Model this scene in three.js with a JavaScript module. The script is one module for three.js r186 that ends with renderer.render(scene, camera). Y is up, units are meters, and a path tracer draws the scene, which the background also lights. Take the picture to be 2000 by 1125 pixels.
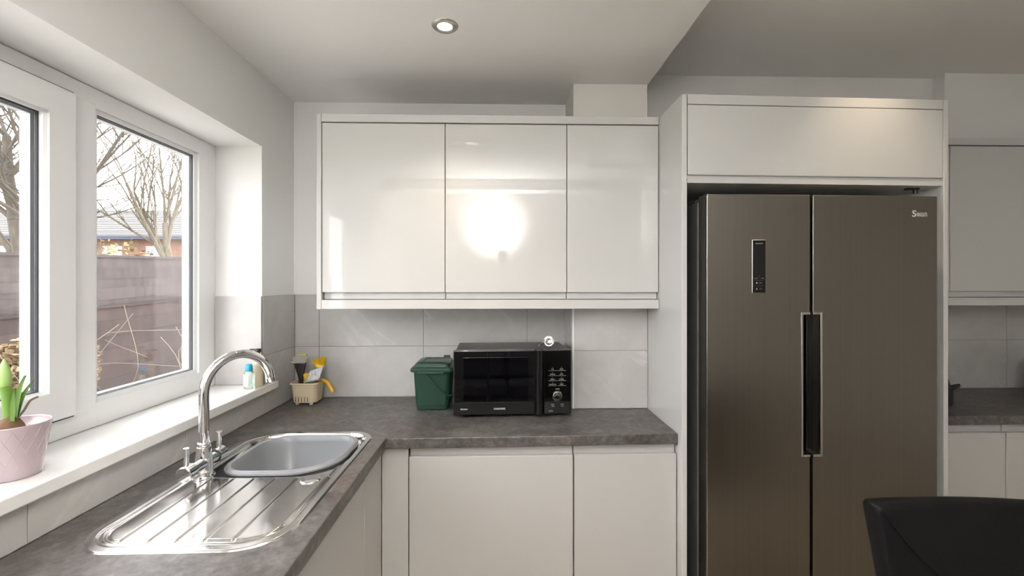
import * as THREE from 'three';
import { RoundedBoxGeometry } from 'three/addons/geometries/RoundedBoxGeometry.js';
import { TextGeometry } from 'three/addons/geometries/TextGeometry.js';
import { FontLoader } from 'three/addons/loaders/FontLoader.js';
import { mergeGeometries, mergeVertices, toCreasedNormals } from 'three/addons/utils/BufferGeometryUtils.js';

// ------------------------------------------------------------------ camera, sky, lights, exposure
const scene = new THREE.Scene();
const F = 885, CAM_Y = 1.46, YAW = Math.atan(23 / F);
const camera = new THREE.PerspectiveCamera(2 * Math.atan(562.5 / F) * 180 / Math.PI, 2000 / 1125, 0.05, 200);
camera.position.set(0, CAM_Y, 0);
camera.rotation.y = -YAW;
camera.setViewOffset(2000, 1125, 0, 7.5, 2000, 1125);
const renderer = new THREE.WebGLRenderer({ antialias: true });
renderer.toneMapping = THREE.LinearToneMapping;
renderer.toneMappingExposure = 1.36;
renderer.shadowMap.enabled = true;
scene.background = new THREE.Color().setRGB(1.0, 1.0, 1.02);   // even overcast sky
scene.backgroundIntensity = 6.0;
const FLASH_POWER = 55, SPILL_POWER = 11, DOWN_POWER = 1.0, WARM = new THREE.Color().setRGB(1.0, 0.8, 0.56);

// ------------------------------------------------------------------ helpers
let seed = 7;
const rnd = () => { seed = (seed * 1664525 + 1013904223) >>> 0; return seed / 4294967296; };
const rr = (a, b) => a + (b - a) * rnd();
const names = {};
function numbered(n) { const k = names[n] = (names[n] ?? -1) + 1; return k ? n + '_' + String(k).padStart(3, '0') : n; }
function shade(o) { o.traverse((m) => { if (m.isMesh) { m.castShadow = true; m.receiveShadow = true; } }); return o; }
function thing(name, label, category, [x, y, z] = [0, 0, 0], turn = 0, group) {
  const o = new THREE.Group(); o.name = numbered(name); o.position.set(x, y, z); o.rotation.y = turn;
  o.userData = { label, category }; if (group) o.userData.group = group;
  scene.add(o); return o;
}
const list = (g) => Array.isArray(g) ? merge(g) : g;
function merge(gs) {
  return mergeGeometries(gs.map((g) => { const h = g.index ? g.toNonIndexed() : g.clone(); for (const k of Object.keys(h.attributes)) if (!['position', 'normal', 'uv'].includes(k)) h.deleteAttribute(k);
    if (!h.attributes.uv) h.setAttribute('uv', new THREE.BufferAttribute(new Float32Array(h.attributes.position.count * 2), 2)); return h; }));
}
function part(name, geo, mat, parent, label) {                 // geometry in the parent's own coordinates
  const m = new THREE.Mesh(list(geo), mat); m.name = name; m.castShadow = m.receiveShadow = true;
  if (label) m.userData.label = label; parent.add(m); return m;
}
function partW(name, geo, mat, parent, label) {                // geometry in room coordinates
  const g = list(geo); let p = parent; while (p && p !== scene) { g.translate(-p.position.x, -p.position.y, -p.position.z); p = p.parent; }
  return part(name, g, mat, parent, label);
}
function solo(name, geo, mat, label, category, group) {
  const m = new THREE.Mesh(list(geo), mat); m.name = numbered(name); m.castShadow = m.receiveShadow = true;
  m.userData = { label, category }; if (group) m.userData.group = group; scene.add(m); return m;
}
function struct(name, geo, mat, label, category) {
  const m = new THREE.Mesh(list(geo), mat); m.name = name; m.castShadow = m.receiveShadow = true;
  m.userData = { kind: 'structure', label, category }; scene.add(m); return m;
}
function metricUV(g, s = 1, ou = 0, ov = 0, swap = false) {     // uv in metres, by the way each face points
  const p = g.attributes.position, n = g.attributes.normal, a = new Float32Array(p.count * 2);
  for (let i = 0; i < p.count; i++) {
    const ax = Math.abs(n.getX(i)), ay = Math.abs(n.getY(i)), az = Math.abs(n.getZ(i));
    let u, v; if (ay >= ax && ay >= az) { u = p.getX(i); v = p.getZ(i); } else if (ax >= az) { u = p.getZ(i); v = p.getY(i); } else { u = p.getX(i); v = p.getY(i); }
    if (swap) [u, v] = [v, u];
    a[2 * i] = u * s + ou; a[2 * i + 1] = v * s + ov;
  }
  g.setAttribute('uv', new THREE.BufferAttribute(a, 2)); return g;
}
function bx(x0, x1, y0, y1, z0, z1, r = 0.0015, seg = 1) {      // a box with softened edges
  const w = Math.abs(x1 - x0), h = Math.abs(y1 - y0), d = Math.abs(z1 - z0);
  const g = r > 0 ? new RoundedBoxGeometry(w, h, d, seg, Math.min(r, w / 2.01, h / 2.01, d / 2.01)) : new THREE.BoxGeometry(w, h, d);
  return metricUV(g.translate((x0 + x1) / 2, (y0 + y1) / 2, (z0 + z1) / 2));
}
const V = (x, y, z) => new THREE.Vector3(x, y, z);
function tube(pts, r, seg = 32, rad = 10, closed = false) { return new THREE.TubeGeometry(new THREE.CatmullRomCurve3(pts, closed, 'centripetal'), seg, r, rad, closed); }
function rod(a, b, r0, r1 = r0, n = 16) {
  const d = b.clone().sub(a), g = new THREE.CylinderGeometry(r1, r0, d.length(), n);
  g.applyQuaternion(new THREE.Quaternion().setFromUnitVectors(V(0, 1, 0), d.clone().normalize())); return g.translate((a.x + b.x) / 2, (a.y + b.y) / 2, (a.z + b.z) / 2);
}
const lathe = (pts, n = 32) => new THREE.LatheGeometry(pts.map(([x, y]) => new THREE.Vector2(x, y)), n);
// outline of a rounded rectangle, radii [x1z1, x0z1, x0z0, x1z0]; returns points, anticlockwise in x / z
function rrect(x0, x1, z0, z1, radii, n = 10) {
  const [a, b, c, d] = typeof radii === 'number' ? [radii, radii, radii, radii] : radii, out = [];
  const arc = (cx, cz, r, t) => { for (let i = 0; i <= n; i++) { const k = t + i / n * Math.PI / 2; out.push([cx + r * Math.cos(k), cz + r * Math.sin(k)]); } };
  arc(x1 - a, z1 - a, a, 0); arc(x0 + b, z1 - b, b, Math.PI / 2); arc(x0 + c, z0 + c, c, Math.PI); arc(x1 - d, z0 + d, d, 1.5 * Math.PI);
  return out;
}
function frameRect(z0, z1, ya, yb, t, x0, x1, r = 0.003) {      // a closed rectangular frame in the z / y plane
  const s = new THREE.Shape([[z0, ya], [z1, ya], [z1, yb], [z0, yb]].map(([a, b]) => new THREE.Vector2(-a, b))), [l, rt, bt, tp] = typeof t === 'number' ? [t, t, t, t] : t;
  s.holes.push(new THREE.Path([[z0 + l, ya + bt], [z1 - rt, ya + bt], [z1 - rt, yb - tp], [z0 + l, yb - tp]].map(([a, b]) => new THREE.Vector2(-a, b))));
  const e = Math.max(r, 0), g = new THREE.ExtrudeGeometry(s, { depth: x1 - x0 - 2 * e, bevelEnabled: e > 0, bevelSize: e, bevelThickness: e, bevelOffset: -e, bevelSegments: 2 });
  return metricUV(g.rotateY(Math.PI / 2).translate(x0 + e, 0, 0));
}
function loft(rings, capA = false, capB = false) {              // rings: arrays of [x, y, z] of one length
  const n = rings[0].length, pos = [], idx = [];
  rings.forEach((r) => r.forEach((p) => pos.push(...p)));
  for (let i = 0; i + 1 < rings.length; i++) for (let j = 0; j < n; j++) { const a = i * n + j, b = i * n + (j + 1) % n; idx.push(a, b, a + n, b, b + n, a + n); }
  const cap = (i, flip) => { const c = pos.length / 3, s = [0, 0, 0]; rings[i].forEach((p) => p.forEach((v, k) => s[k] += v / n)); pos.push(...s);
    for (let j = 0; j < n; j++) { const a = i * n + j, b = i * n + (j + 1) % n; flip ? idx.push(c, b, a) : idx.push(c, a, b); } };
  if (capA) cap(0, true); if (capB) cap(rings.length - 1, false);
  const g = new THREE.BufferGeometry(); g.setAttribute('position', new THREE.Float32BufferAttribute(pos, 3)); g.setIndex(idx); g.computeVertexNormals();
  return toCreasedNormals(g, 0.6);
}
const ring = (o, y) => o.map(([x, z]) => [x, y, z]);
function slab(points, y0, y1, holes = [], bevel = 0.003) {      // flat plate from an outline in x / z
  const s = new THREE.Shape(points.map(([x, z]) => new THREE.Vector2(x, -z)));
  holes.forEach((h) => s.holes.push(new THREE.Path(h.map(([x, z]) => new THREE.Vector2(x, -z)))));
  const g = new THREE.ExtrudeGeometry(s, { depth: y1 - y0 - 2 * bevel, bevelEnabled: bevel > 0, bevelThickness: bevel, bevelSize: bevel, bevelOffset: -bevel, bevelSegments: 2, curveSegments: 8 });
  g.rotateX(-Math.PI / 2).translate(0, y0 + bevel, 0); return metricUV(g);
}

// ------------------------------------------------------------------ computed textures (what the surfaces are made of)
function lattice(n, s) { const a = new Float32Array(n * n); let k = s * 7919 + 17; for (let i = 0; i < n * n; i++) { k = (k * 1664525 + 1013904223) >>> 0; a[i] = k / 4294967296; } return a; }
function fbm(S, base, oct, s, fall = 0.5) {                     // tiling noise, 0..1
  const out = new Float32Array(S * S); let amp = 1, tot = 0;
  for (let o = 0; o < oct; o++) {
    const n = base << o, L = lattice(n, s + o);
    for (let y = 0; y < S; y++) for (let x = 0; x < S; x++) {
      const fx = x / S * n, fy = y / S * n, x0 = fx | 0, y0 = fy | 0, u = fx - x0, v = fy - y0, su = u * u * (3 - 2 * u), sv = v * v * (3 - 2 * v), x1 = (x0 + 1) % n, y1 = (y0 + 1) % n;
      out[y * S + x] += amp * ((L[y0 * n + x0] * (1 - su) + L[y0 * n + x1] * su) * (1 - sv) + (L[y1 * n + x0] * (1 - su) + L[y1 * n + x1] * su) * sv);
    }
    tot += amp; amp *= fall;
  }
  return out.map((v) => v / tot);
}
function tex(S, fn, srgb = true, H = S) {
  const d = new Uint8Array(S * H * 4);
  for (let y = 0; y < H; y++) for (let x = 0; x < S; x++) { const c = fn(x, y), i = 4 * (y * S + x); d[i] = c[0]; d[i + 1] = c[1]; d[i + 2] = c[2]; d[i + 3] = 255; }
  const t = new THREE.DataTexture(d, S, H); t.wrapS = t.wrapT = THREE.RepeatWrapping; t.magFilter = THREE.LinearFilter; t.minFilter = THREE.LinearMipmapLinearFilter; t.generateMipmaps = true;
  if (srgb) t.colorSpace = THREE.SRGBColorSpace; t.needsUpdate = true; return t;
}
const cl = (v) => Math.max(0, Math.min(255, v));
const grey = (v) => [cl(v), cl(v), cl(v)];
const N1 = fbm(512, 4, 6, 1), N2 = fbm(512, 16, 5, 20, 0.7), N3 = fbm(512, 64, 3, 40, 0.8), N4 = fbm(512, 3, 5, 60);
const at = (N, x, y) => N[(y & 511) * 512 + (x & 511)];
const slateTex = tex(512, (x, y) => { const v = 0.9 * (at(N2, x, y) - 0.5) + 1.0 * (at(N3, x, y) - 0.5) + 0.35 * (at(N1, x, y) - 0.5), w = at(N1, x + 200, y) - 0.5; const b = 95 + 62 * v; return [cl(b + 4 + 14 * w), cl(b), cl(b - 2 - 8 * w)]; });
const slateBump = tex(512, (x, y) => grey(255 * (0.5 * at(N3, x, y) + 0.5 * at(N2, x, y))), false);
const stoneTex = tex(512, (x, y) => {
  const vein = Math.max(0, 1 - Math.abs(at(N1, x + y, (y - x) >> 2) - 0.5) * 30) * Math.max(0, at(N4, x + 90, y + 40) - 0.42), cloud = at(N1, (x + y) >> 1, (y - x)) - 0.5, fine = at(N2, x, y) - 0.5;
  const b = 184 + 22 * cloud + 10 * fine + 42 * vein; return [cl(b), cl(b - 0.5), cl(b - 1)];
});
const paintBump = tex(512, (x, y) => grey(255 * (0.6 * at(N2, x, y) + 0.4 * at(N3, x, y))), false);
const brushTex = (() => { const a = new Float32Array(512).map(() => rnd()); return tex(512, (x, y) => grey(120 + 110 * (0.65 * a[x] + 0.35 * a[(x * 3 + 7) & 511] - 0.5) + 26 * (at(N1, x * 3, (y >> 4)) - 0.5)), false); })();
const brushCol = (() => { const a = new Float32Array(512).map(() => rnd()); return tex(512, (x) => grey(238 + 13 * (0.5 * a[x] + 0.3 * a[x >> 1] + 0.2 * a[x >> 3] - 0.5))); })();
const scratchTex = tex(512, (x, y) => grey(92 + 120 * (at(N1, x, y) - 0.5) + 46 * (at(N2, x, y) - 0.5)), false);
const floorTex = tex(512, (x, y) => { const g = at(N2, x >> 3, y) - 0.5, h = at(N1, x >> 2, y) - 0.5, b = 178 + 60 * g + 34 * h; return [cl(b), cl(b * 0.91), cl(b * 0.80)]; });
const woodTex = tex(512, (x, y) => { const g = at(N2, x >> 3, y) - 0.5, h = at(N1, x, y) - 0.5, f = at(N3, x, y) - 0.5, b = 118 + 56 * g + 36 * h + 22 * f; return [cl(b + 4), cl(b - 10), cl(b - 14)]; });
const barkTex = tex(512, (x, y) => { const b = 132 + 80 * (at(N2, x, y >> 2) - 0.5) + 40 * (at(N1, x, y) - 0.5); return [cl(b), cl(b - 8), cl(b - 20)]; });
const brickTex = tex(512, (x, y) => { const row = Math.floor(y / 32), xx = x + (row & 1 ? 32 : 0), m = (y % 32) < 5 || (xx % 64) < 5, k = lattice(16, 5)[(row * 8 + ((xx >> 6) & 7)) & 255], f = at(N3, x, y) - 0.5; return m ? grey(176 + 30 * f) : [cl(176 + 40 * (k - 0.5) + 30 * f), cl(112 + 34 * (k - 0.5) + 24 * f), cl(88 + 24 * (k - 0.5) + 20 * f)]; });
const leatherBump = tex(512, (x, y) => grey(255 * Math.abs(at(N3, x, y) - 0.5) * 2 + 30), false);
const scourTex = tex(512, (x, y) => { const k = ((x >> 3) + (y >> 3)) & 1, f = at(N3, x, y); return grey(k ? 225 * (0.6 + 0.5 * f) : 120 * (0.5 + f)); });

const S = (o) => new THREE.MeshStandardMaterial(o), P = (o) => new THREE.MeshPhysicalMaterial(o);
const rgb = (r, g, b) => new THREE.Color().setRGB(r, g, b);
const M = {
  wall: S({ color: rgb(0.84, 0.835, 0.82), roughness: 0.75, bumpMap: paintBump, bumpScale: 0.0004 }),
  wallDim: S({ color: rgb(0.82, 0.81, 0.79), roughness: 0.8, bumpMap: paintBump, bumpScale: 0.0004 }),
  ceiling: S({ color: rgb(0.88, 0.87, 0.855), roughness: 0.85, bumpMap: paintBump, bumpScale: 0.0003 }),
  plaster: S({ color: rgb(0.79, 0.765, 0.72), roughness: 0.9, bumpMap: paintBump, bumpScale: 0.0012 }),
  tile: P({ map: stoneTex, color: rgb(1.12, 1.10, 1.075), roughness: 0.32, clearcoat: 0.25, clearcoatRoughness: 0.2 }),
  grout: S({ color: rgb(0.27, 0.265, 0.26), roughness: 0.95 }),
  upvc: P({ color: rgb(0.86, 0.86, 0.855), roughness: 0.28, clearcoat: 0.3, clearcoatRoughness: 0.2 }),
  gasket: S({ color: rgb(0.035, 0.036, 0.045), roughness: 0.7 }),
  spacer: S({ color: rgb(0.55, 0.57, 0.6), roughness: 0.4, metalness: 0.5 }),
  glass: P({ color: 0xffffff, transmission: 1, thickness: 0, roughness: 0, ior: 1.5 }),
  sill: P({ color: rgb(0.84, 0.835, 0.82), roughness: 0.22, clearcoat: 0.6, clearcoatRoughness: 0.12 }),
  gloss: P({ color: rgb(0.595, 0.589, 0.574), roughness: 0.5, specularIntensity: 0.25, clearcoat: 1, clearcoatRoughness: 0.03 }),
  carcass: S({ color: rgb(0.76, 0.75, 0.72), roughness: 0.45 }),
  satin: P({ color: rgb(0.52, 0.508, 0.49), roughness: 0.42, clearcoat: 0.4, clearcoatRoughness: 0.25 }),
  dark: S({ color: rgb(0.02, 0.02, 0.02), roughness: 0.6 }),
  worktop: P({ map: slateTex, color: rgb(0.80, 0.78, 0.77), roughness: 0.42, bumpMap: slateBump, bumpScale: 0.0004, clearcoat: 0.15, clearcoatRoughness: 0.35 }),
  steel: S({ color: rgb(0.70, 0.685, 0.66), metalness: 1, roughness: 0.26, roughnessMap: null }),
  chrome: S({ color: rgb(0.86, 0.86, 0.87), metalness: 1, roughness: 0.04 }),
  fridge: P({ map: brushCol, color: rgb(0.262, 0.238, 0.207), metalness: 1, roughness: 0.36, bumpMap: brushTex, bumpScale: 0.00006, anisotropy: 0.55, anisotropyRotation: 0 }),
  fridgeBody: S({ color: rgb(0.12, 0.12, 0.12), roughness: 0.5, metalness: 0.3 }),
  trim: S({ color: rgb(0.62, 0.6, 0.57), metalness: 1, roughness: 0.22 }),
  blackGloss: P({ color: rgb(0.006, 0.006, 0.0065), roughness: 0.12, clearcoat: 1, clearcoatRoughness: 0.02 }),
  blackSatin: S({ color: rgb(0.02, 0.02, 0.021), roughness: 0.38 }),
  bowl: P({ color: rgb(0.235, 0.245, 0.265), roughness: 0.35, clearcoat: 0.15 }),
  binGreen: P({ color: rgb(0.011, 0.046, 0.028), roughness: 0.4, clearcoat: 0.1 }),
  binLid: P({ color: rgb(0.018, 0.056, 0.037), roughness: 0.36, clearcoat: 0.15 }),
  beige: S({ color: rgb(0.62, 0.52, 0.36), roughness: 0.5 }),
  yellow: S({ color: rgb(0.76, 0.50, 0.018), roughness: 0.45 }),
  orange: S({ color: rgb(0.76, 0.40, 0.015), roughness: 0.45 }),
  lime: S({ color: rgb(0.45, 0.55, 0.1), roughness: 0.5 }),
  whiteBristle: S({ color: rgb(0.62, 0.6, 0.58), roughness: 0.7 }),
  brownBlack: S({ color: rgb(0.022, 0.017, 0.017), roughness: 0.4 }),
  scour: S({ map: scourTex, metalness: 0.55, roughness: 0.4, bumpMap: scourTex, bumpScale: 0.001 }),
  pot: P({ color: rgb(0.47, 0.375, 0.40), roughness: 0.3, clearcoat: 0.5, clearcoatRoughness: 0.2 }),
  stem: S({ color: rgb(0.16, 0.30, 0.05), roughness: 0.5 }),
  bud: S({ color: rgb(0.30, 0.45, 0.14), roughness: 0.5 }),
  bulb: S({ color: rgb(0.15, 0.085, 0.04), roughness: 0.85 }),
  soil: S({ color: rgb(0.05, 0.032, 0.02), roughness: 1 }),
  leather: P({ color: rgb(0.006, 0.006, 0.0066), specularIntensity: 0.3, roughness: 0.45, bumpMap: leatherBump, bumpScale: 0.0003 }),
  white: S({ color: rgb(0.8, 0.8, 0.8), roughness: 0.5 }),
  print: S({ color: rgb(0.62, 0.61, 0.59), roughness: 0.5 }),
  floor: S({ map: floorTex, color: rgb(1.0, 1.05, 1.1), roughness: 0.45 }),
  fenceHigh: [0.98, 0.88, 1.08].map((k) => S({ map: woodTex, color: rgb(0.235 * k, 0.228 * k, 0.232 * k), roughness: 0.9 })),
  fenceLow: [0.95, 0.82, 1.05].map((k) => S({ map: woodTex, color: rgb(0.165 * k, 0.132 * k, 0.122 * k), roughness: 0.9 })),
  bark: S({ map: barkTex, color: rgb(0.30, 0.28, 0.27), roughness: 0.95 }), barkPale: S({ map: barkTex, color: rgb(0.55, 0.52, 0.45), roughness: 0.95 }),
  grass: S({ color: rgb(0.11, 0.12, 0.05), roughness: 1 }),
  brick: S({ map: brickTex, color: rgb(0.42, 0.42, 0.42), roughness: 0.9 }), roof: [0, 1].map((k) => S({ color: rgb(0.11 + 0.035 * k, 0.107 + 0.034 * k, 0.105 + 0.033 * k), roughness: 0.9 })),
  fascia: S({ color: rgb(0.03, 0.04, 0.085), roughness: 0.6 }), farGlass: P({ color: rgb(0.25, 0.28, 0.32), roughness: 0.1 }),
  tan: S({ color: rgb(0.19, 0.135, 0.075), roughness: 0.95, side: THREE.DoubleSide }), twig: S({ color: rgb(0.16, 0.125, 0.09), roughness: 0.95 }),
  leafYellow: S({ color: rgb(0.19, 0.17, 0.065), roughness: 0.9, side: THREE.DoubleSide }),
  lamp: S({ color: rgb(1, 1, 1), emissive: rgb(1, 0.93, 0.8), emissiveIntensity: 6 }),
  lampRing: S({ color: rgb(0.62, 0.60, 0.56), metalness: 1, roughness: 0.3 }),
};
M.steel.roughnessMap = scratchTex; M.steel.roughness = 0.46;

// ------------------------------------------------------------------ the room shell
const WL = -1.006, WB = -2.237, CEIL = 2.348, HIGH = 2.50, STEP = 0.657, TOP = 0.91;
const ZR = 1.25, XR = 3.8, WIN0 = -1.940, WIN1 = 0.03, WY0 = 1.003, WY1 = 2.041;
struct('floor', bx(-1.3, XR + 0.2, -0.1, 0, -2.7, ZR + 0.2, 0), M.floor, 'brown wood laminate floor', 'floor');
{ // left wall with the window opening
  const s = new THREE.Shape([[-2.5, 0], [ZR + 0.2, 0], [ZR + 0.2, 2.62], [-2.5, 2.62]].map(([a, b]) => new THREE.Vector2(-a, b)));
  s.holes.push(new THREE.Path([[WIN0, WY0], [WIN1, WY0], [WIN1, WY1], [WIN0, WY1]].map(([a, b]) => new THREE.Vector2(-a, b))));
  const g = new THREE.ExtrudeGeometry(s, { depth: 0.262, bevelEnabled: false }); g.rotateY(Math.PI / 2).translate(WL - 0.262, 0, 0);
  struct('wall_left', metricUV(g), M.wall, 'white painted wall around the kitchen window', 'wall');
}
struct('wall_back', [bx(-1.268, 1.69, 0, 2.62, -2.6, WB, 0), bx(1.69, 2.19, 2.146, 2.62, -2.6, WB, 0)], M.wall, 'white painted wall behind the wall cabinets and fridge', 'wall');
struct('wall_recess', bx(1.69, XR + 0.2, 0, 2.62, -2.7, -2.345, 0), M.wall, 'dim wall behind the worktop right of the fridge', 'wall');
struct('wall_bulkhead', bx(2.19, XR, 2.148, HIGH, -2.344, -2.177, 0), M.wall, 'boxed bulkhead above the cabinets right of the fridge', 'wall');
struct('wall_boxing', bx(0.324, 0.6535, TOP, CEIL, WB, -2.0, 0), M.plaster, 'bare plastered boxed pillar beside the tall fridge panel', 'wall');
struct('wall_right', bx(XR, XR + 0.2, 0, 2.62, -2.7, ZR + 0.2, 0), M.wallDim, 'far right wall of the kitchen', 'wall');
struct('wall_front', bx(-1.268, XR + 0.2, 0, 2.62, ZR, ZR + 0.2, 0), M.wallDim, 'wall behind the photographer', 'wall');
struct('ceiling', [bx(-1.268, STEP, CEIL, 2.75, -2.6, 0.3, 0)], M.ceiling, 'lowered white ceiling over the sink and wall cabinets', 'ceiling');
struct('ceiling_upper', [bx(STEP, XR + 0.2, HIGH, 2.75, -2.7, ZR + 0.2, 0), bx(-1.268, STEP, HIGH, 2.75, 0.3, ZR + 0.2, 0)], M.ceiling, 'higher ceiling over the fridge side of the room', 'ceiling');
struct('ceiling_beam', bx(WL, 1.23, 2.26, CEIL, 0.14, 0.3, 0), M.ceiling, 'shallow beam under the ceiling behind the photographer', 'beam');

// tiles: each one a piece of its own on a grouted bed
const wallOf = (n) => scene.getObjectByName(n);
let tk = 0;
function tileBack(parent, x0, x1, y0, y1, z) { tk++; const g = bx(x0 + 0.0011, x1 - 0.0011, y0 + 0.0011, y1 - 0.0011, z, z + 0.007, 0.0008); metricUV(g, 1.25, tk * 0.37, tk * 0.61); return part('tile', g, M.tile, parent); }
function tileLeft(parent, z0, z1, y0, y1, x) { tk++; const g = bx(x, x + 0.007, y0 + 0.0011, y1 - 0.0011, z0 + 0.0011, z1 - 0.0011, 0.0008); metricUV(g, 1.25, tk * 0.37, tk * 0.61); return part('tile', g, M.tile, parent); }
const ROW = [TOP, 1.157, 1.409];
{
  const wb = wallOf('wall_back'), wl = wallOf('wall_left'), wx = wallOf('wall_boxing'), wr = wallOf('wall_recess');
  part('grout', bx(WL, 0.324, TOP, ROW[2], WB, WB + 0.0055, 0), M.grout, wb);
  const xs = [WL + 0.008, -0.881, -0.376, 0.132, 0.323];
  for (let r = 0; r < 2; r++) for (let i = 0; i < 4; i++) tileBack(wb, xs[i], xs[i + 1], ROW[r], ROW[r + 1], WB);
  part('grout', bx(0.325, 0.653, TOP, ROW[2], -2.0, -1.9945, 0), M.grout, wx);
  part('tile_trim', bx(0.319, 0.3265, TOP, ROW[2], -2.002, -1.991, 0.001), M.upvc, wx, 'white corner trim');
  tileBack(wx, 0.3265, 0.6535, TOP, 1.166, -2.0); tileBack(wx, 0.3265, 0.6535, 1.166, ROW[2], -2.0);
  for (let r = 0; r < 2; r++) { tk++; const g = bx(0.3165, 0.324, (r ? 1.157 : TOP) + 0.001, (r ? ROW[2] : 1.157) - 0.001, WB + 0.007, -2.0, 0.0008); metricUV(g, 1.25, tk * 0.3, 0); part('tile', g, M.tile, wx); }
  // left wall: strip by the corner, then the low row under the sill, then the reveal
  part('grout', [bx(WL, WL + 0.0055, TOP, ROW[2], WB, WIN0, 0), bx(WL, WL + 0.0055, TOP, WY0, WIN0, 0.12, 0)], M.grout, wl);
  tileLeft(wl, WB + 0.007, WIN0, ROW[1], ROW[2], WL); tileLeft(wl, WB + 0.007, WIN0 - 0.012, TOP, ROW[1], WL);
  const zs = [-1.952, -1.47, -0.985, -0.49, 0.01]; for (let i = 0; i < 4; i++) tileLeft(wl, zs[i], zs[i + 1], TOP, 1.003, WL);
  tk++; const rv = bx(-1.195, WL, 1.037, ROW[2], WIN0, WIN0 + 0.007, 0.0008); metricUV(rv, 1.25, 0.2, 0.7); part('tile', rv, M.tile, wl);
  part('grout', bx(1.69, XR, TOP, 1.409, -2.345, -2.3395, 0), M.grout, wr);
  const xr = [1.69, 2.19, 2.69, 3.19, XR]; for (let r = 0; r < 2; r++) for (let i = 0; i < 4; i++) tileBack(wr, xr[i], xr[i + 1], r ? 1.164 : TOP, r ? 1.409 : 1.164, -2.345);
}

// ------------------------------------------------------------------ window and sill
{
  const w = new THREE.Group(); w.name = 'window_1'; w.position.set(-1.235, WY0 + 0.033, (WIN0 + WIN1) / 2); scene.add(w);
  w.userData = { kind: 'structure', label: 'white plastic framed window over the sink', category: 'window' };
  const y0 = 1.036, y1 = WY1, xa = -1.265, xb = -1.198;
  const za = WIN0, m1 = -1.375, m0 = -1.300, m2 = -0.56, m3 = -0.49, zz = WIN1;
  partW('frame', frameRect(za + 0.001, zz - 0.001, y0 + 0.0005, y1 - 0.001, [0.1, 0.07, 0.068, 0.055], xa, xb, 0.004), M.upvc, w);
  for (const [a, b] of [[m1, m0], [m2, m3]]) partW('mullion', bx(xa + 0.002, xb + 0.0015, y0 + 0.06, y1 - 0.048, a, b, 0.004, 2), M.upvc, w);
  const pane = (z0, z1, ya, yb, x, name) => {
    partW('glazing_bead', frameRect(z0 - 0.016, z1 + 0.016, ya - 0.016, yb + 0.016, 0.016, x + 0.006, xb - 0.012, 0.005), M.upvc, w);
    partW('gasket', frameRect(z0 - 0.001, z1 + 0.001, ya - 0.001, yb + 0.001, 0.0055, x + 0.002, x + 0.009, 0), M.gasket, w);
    partW('spacer_bar', frameRect(z0 - 0.001, z1 + 0.001, ya - 0.001, yb + 0.001, 0.009, x - 0.022, x - 0.002, 0), M.spacer, w);
    partW('pane', bx(x - 0.002, x + 0.002, ya - 0.004, yb + 0.004, z0 - 0.004, z1 + 0.004, 0), M.glass, w);
  };
  pane(za + 0.112, m1 - 0.012, y0 + 0.082, y1 - 0.068, -1.226);
  pane(m3 + 0.014, zz - 0.084, y0 + 0.082, y1 - 0.068, -1.226);
  const sash = part('sash', frameRect(m0 + 0.007 - w.position.z, m2 - 0.007 - w.position.z, 1.096 - w.position.y, 1.990 - w.position.y, 0.072, -1.255 + 1.235, -1.178 + 1.235, 0.005), M.upvc, w, 'opening casement');
  part('seal', frameRect(m0 - 0.0005 - w.position.z, m2 + 0.0005 - w.position.z, 1.0895 - w.position.y, 1.9965 - w.position.y, 0.008, -1.25 + 1.235, -1.1935 + 1.235, 0), M.gasket, sash);
  partW('glazing_bead', frameRect(m0 + 0.070, m2 - 0.070, 1.162, 1.926, 0.014, -1.212, -1.190, 0.005), M.upvc, w);
  partW('gasket', frameRect(m0 + 0.083, m2 - 0.083, 1.175, 1.913, 0.0055, -1.214, -1.206, 0), M.gasket, w);
  partW('spacer_bar', frameRect(m0 + 0.083, m2 - 0.083, 1.175, 1.913, 0.01, -1.236, -1.219, 0), M.spacer, w);
  partW('pane', bx(-1.219, -1.215, 1.172, 1.916, m0 + 0.08, m2 - 0.08, 0), M.glass, w);
  partW('handle', [bx(-1.176, -1.166, 1.46, 1.58, -0.609, -0.58, 0.004, 2), bx(-1.168, -1.148, 1.50, 1.53, -0.604, -0.585, 0.004, 2), bx(-1.158, -1.142, 1.39, 1.53, -0.604, -0.585, 0.006, 2)], M.upvc, w);
  // sill board with a short horn past the opening
  const sg = slab([[-1.262, WIN0 + 0.001], [WL + 0.0075, WIN0 + 0.001], [WL + 0.0075, -2.022], [-0.977, -2.022], [-0.977, 0.10], [WL + 0.0075, 0.10], [WL + 0.0075, WIN1 - 0.001], [-1.262, WIN1 - 0.001]].reverse(), WY0 + 0.001, 1.036, [], 0.003);
  struct('trim_1', sg, M.sill, 'glossy white window sill board above the sink', 'sill');
}

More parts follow.
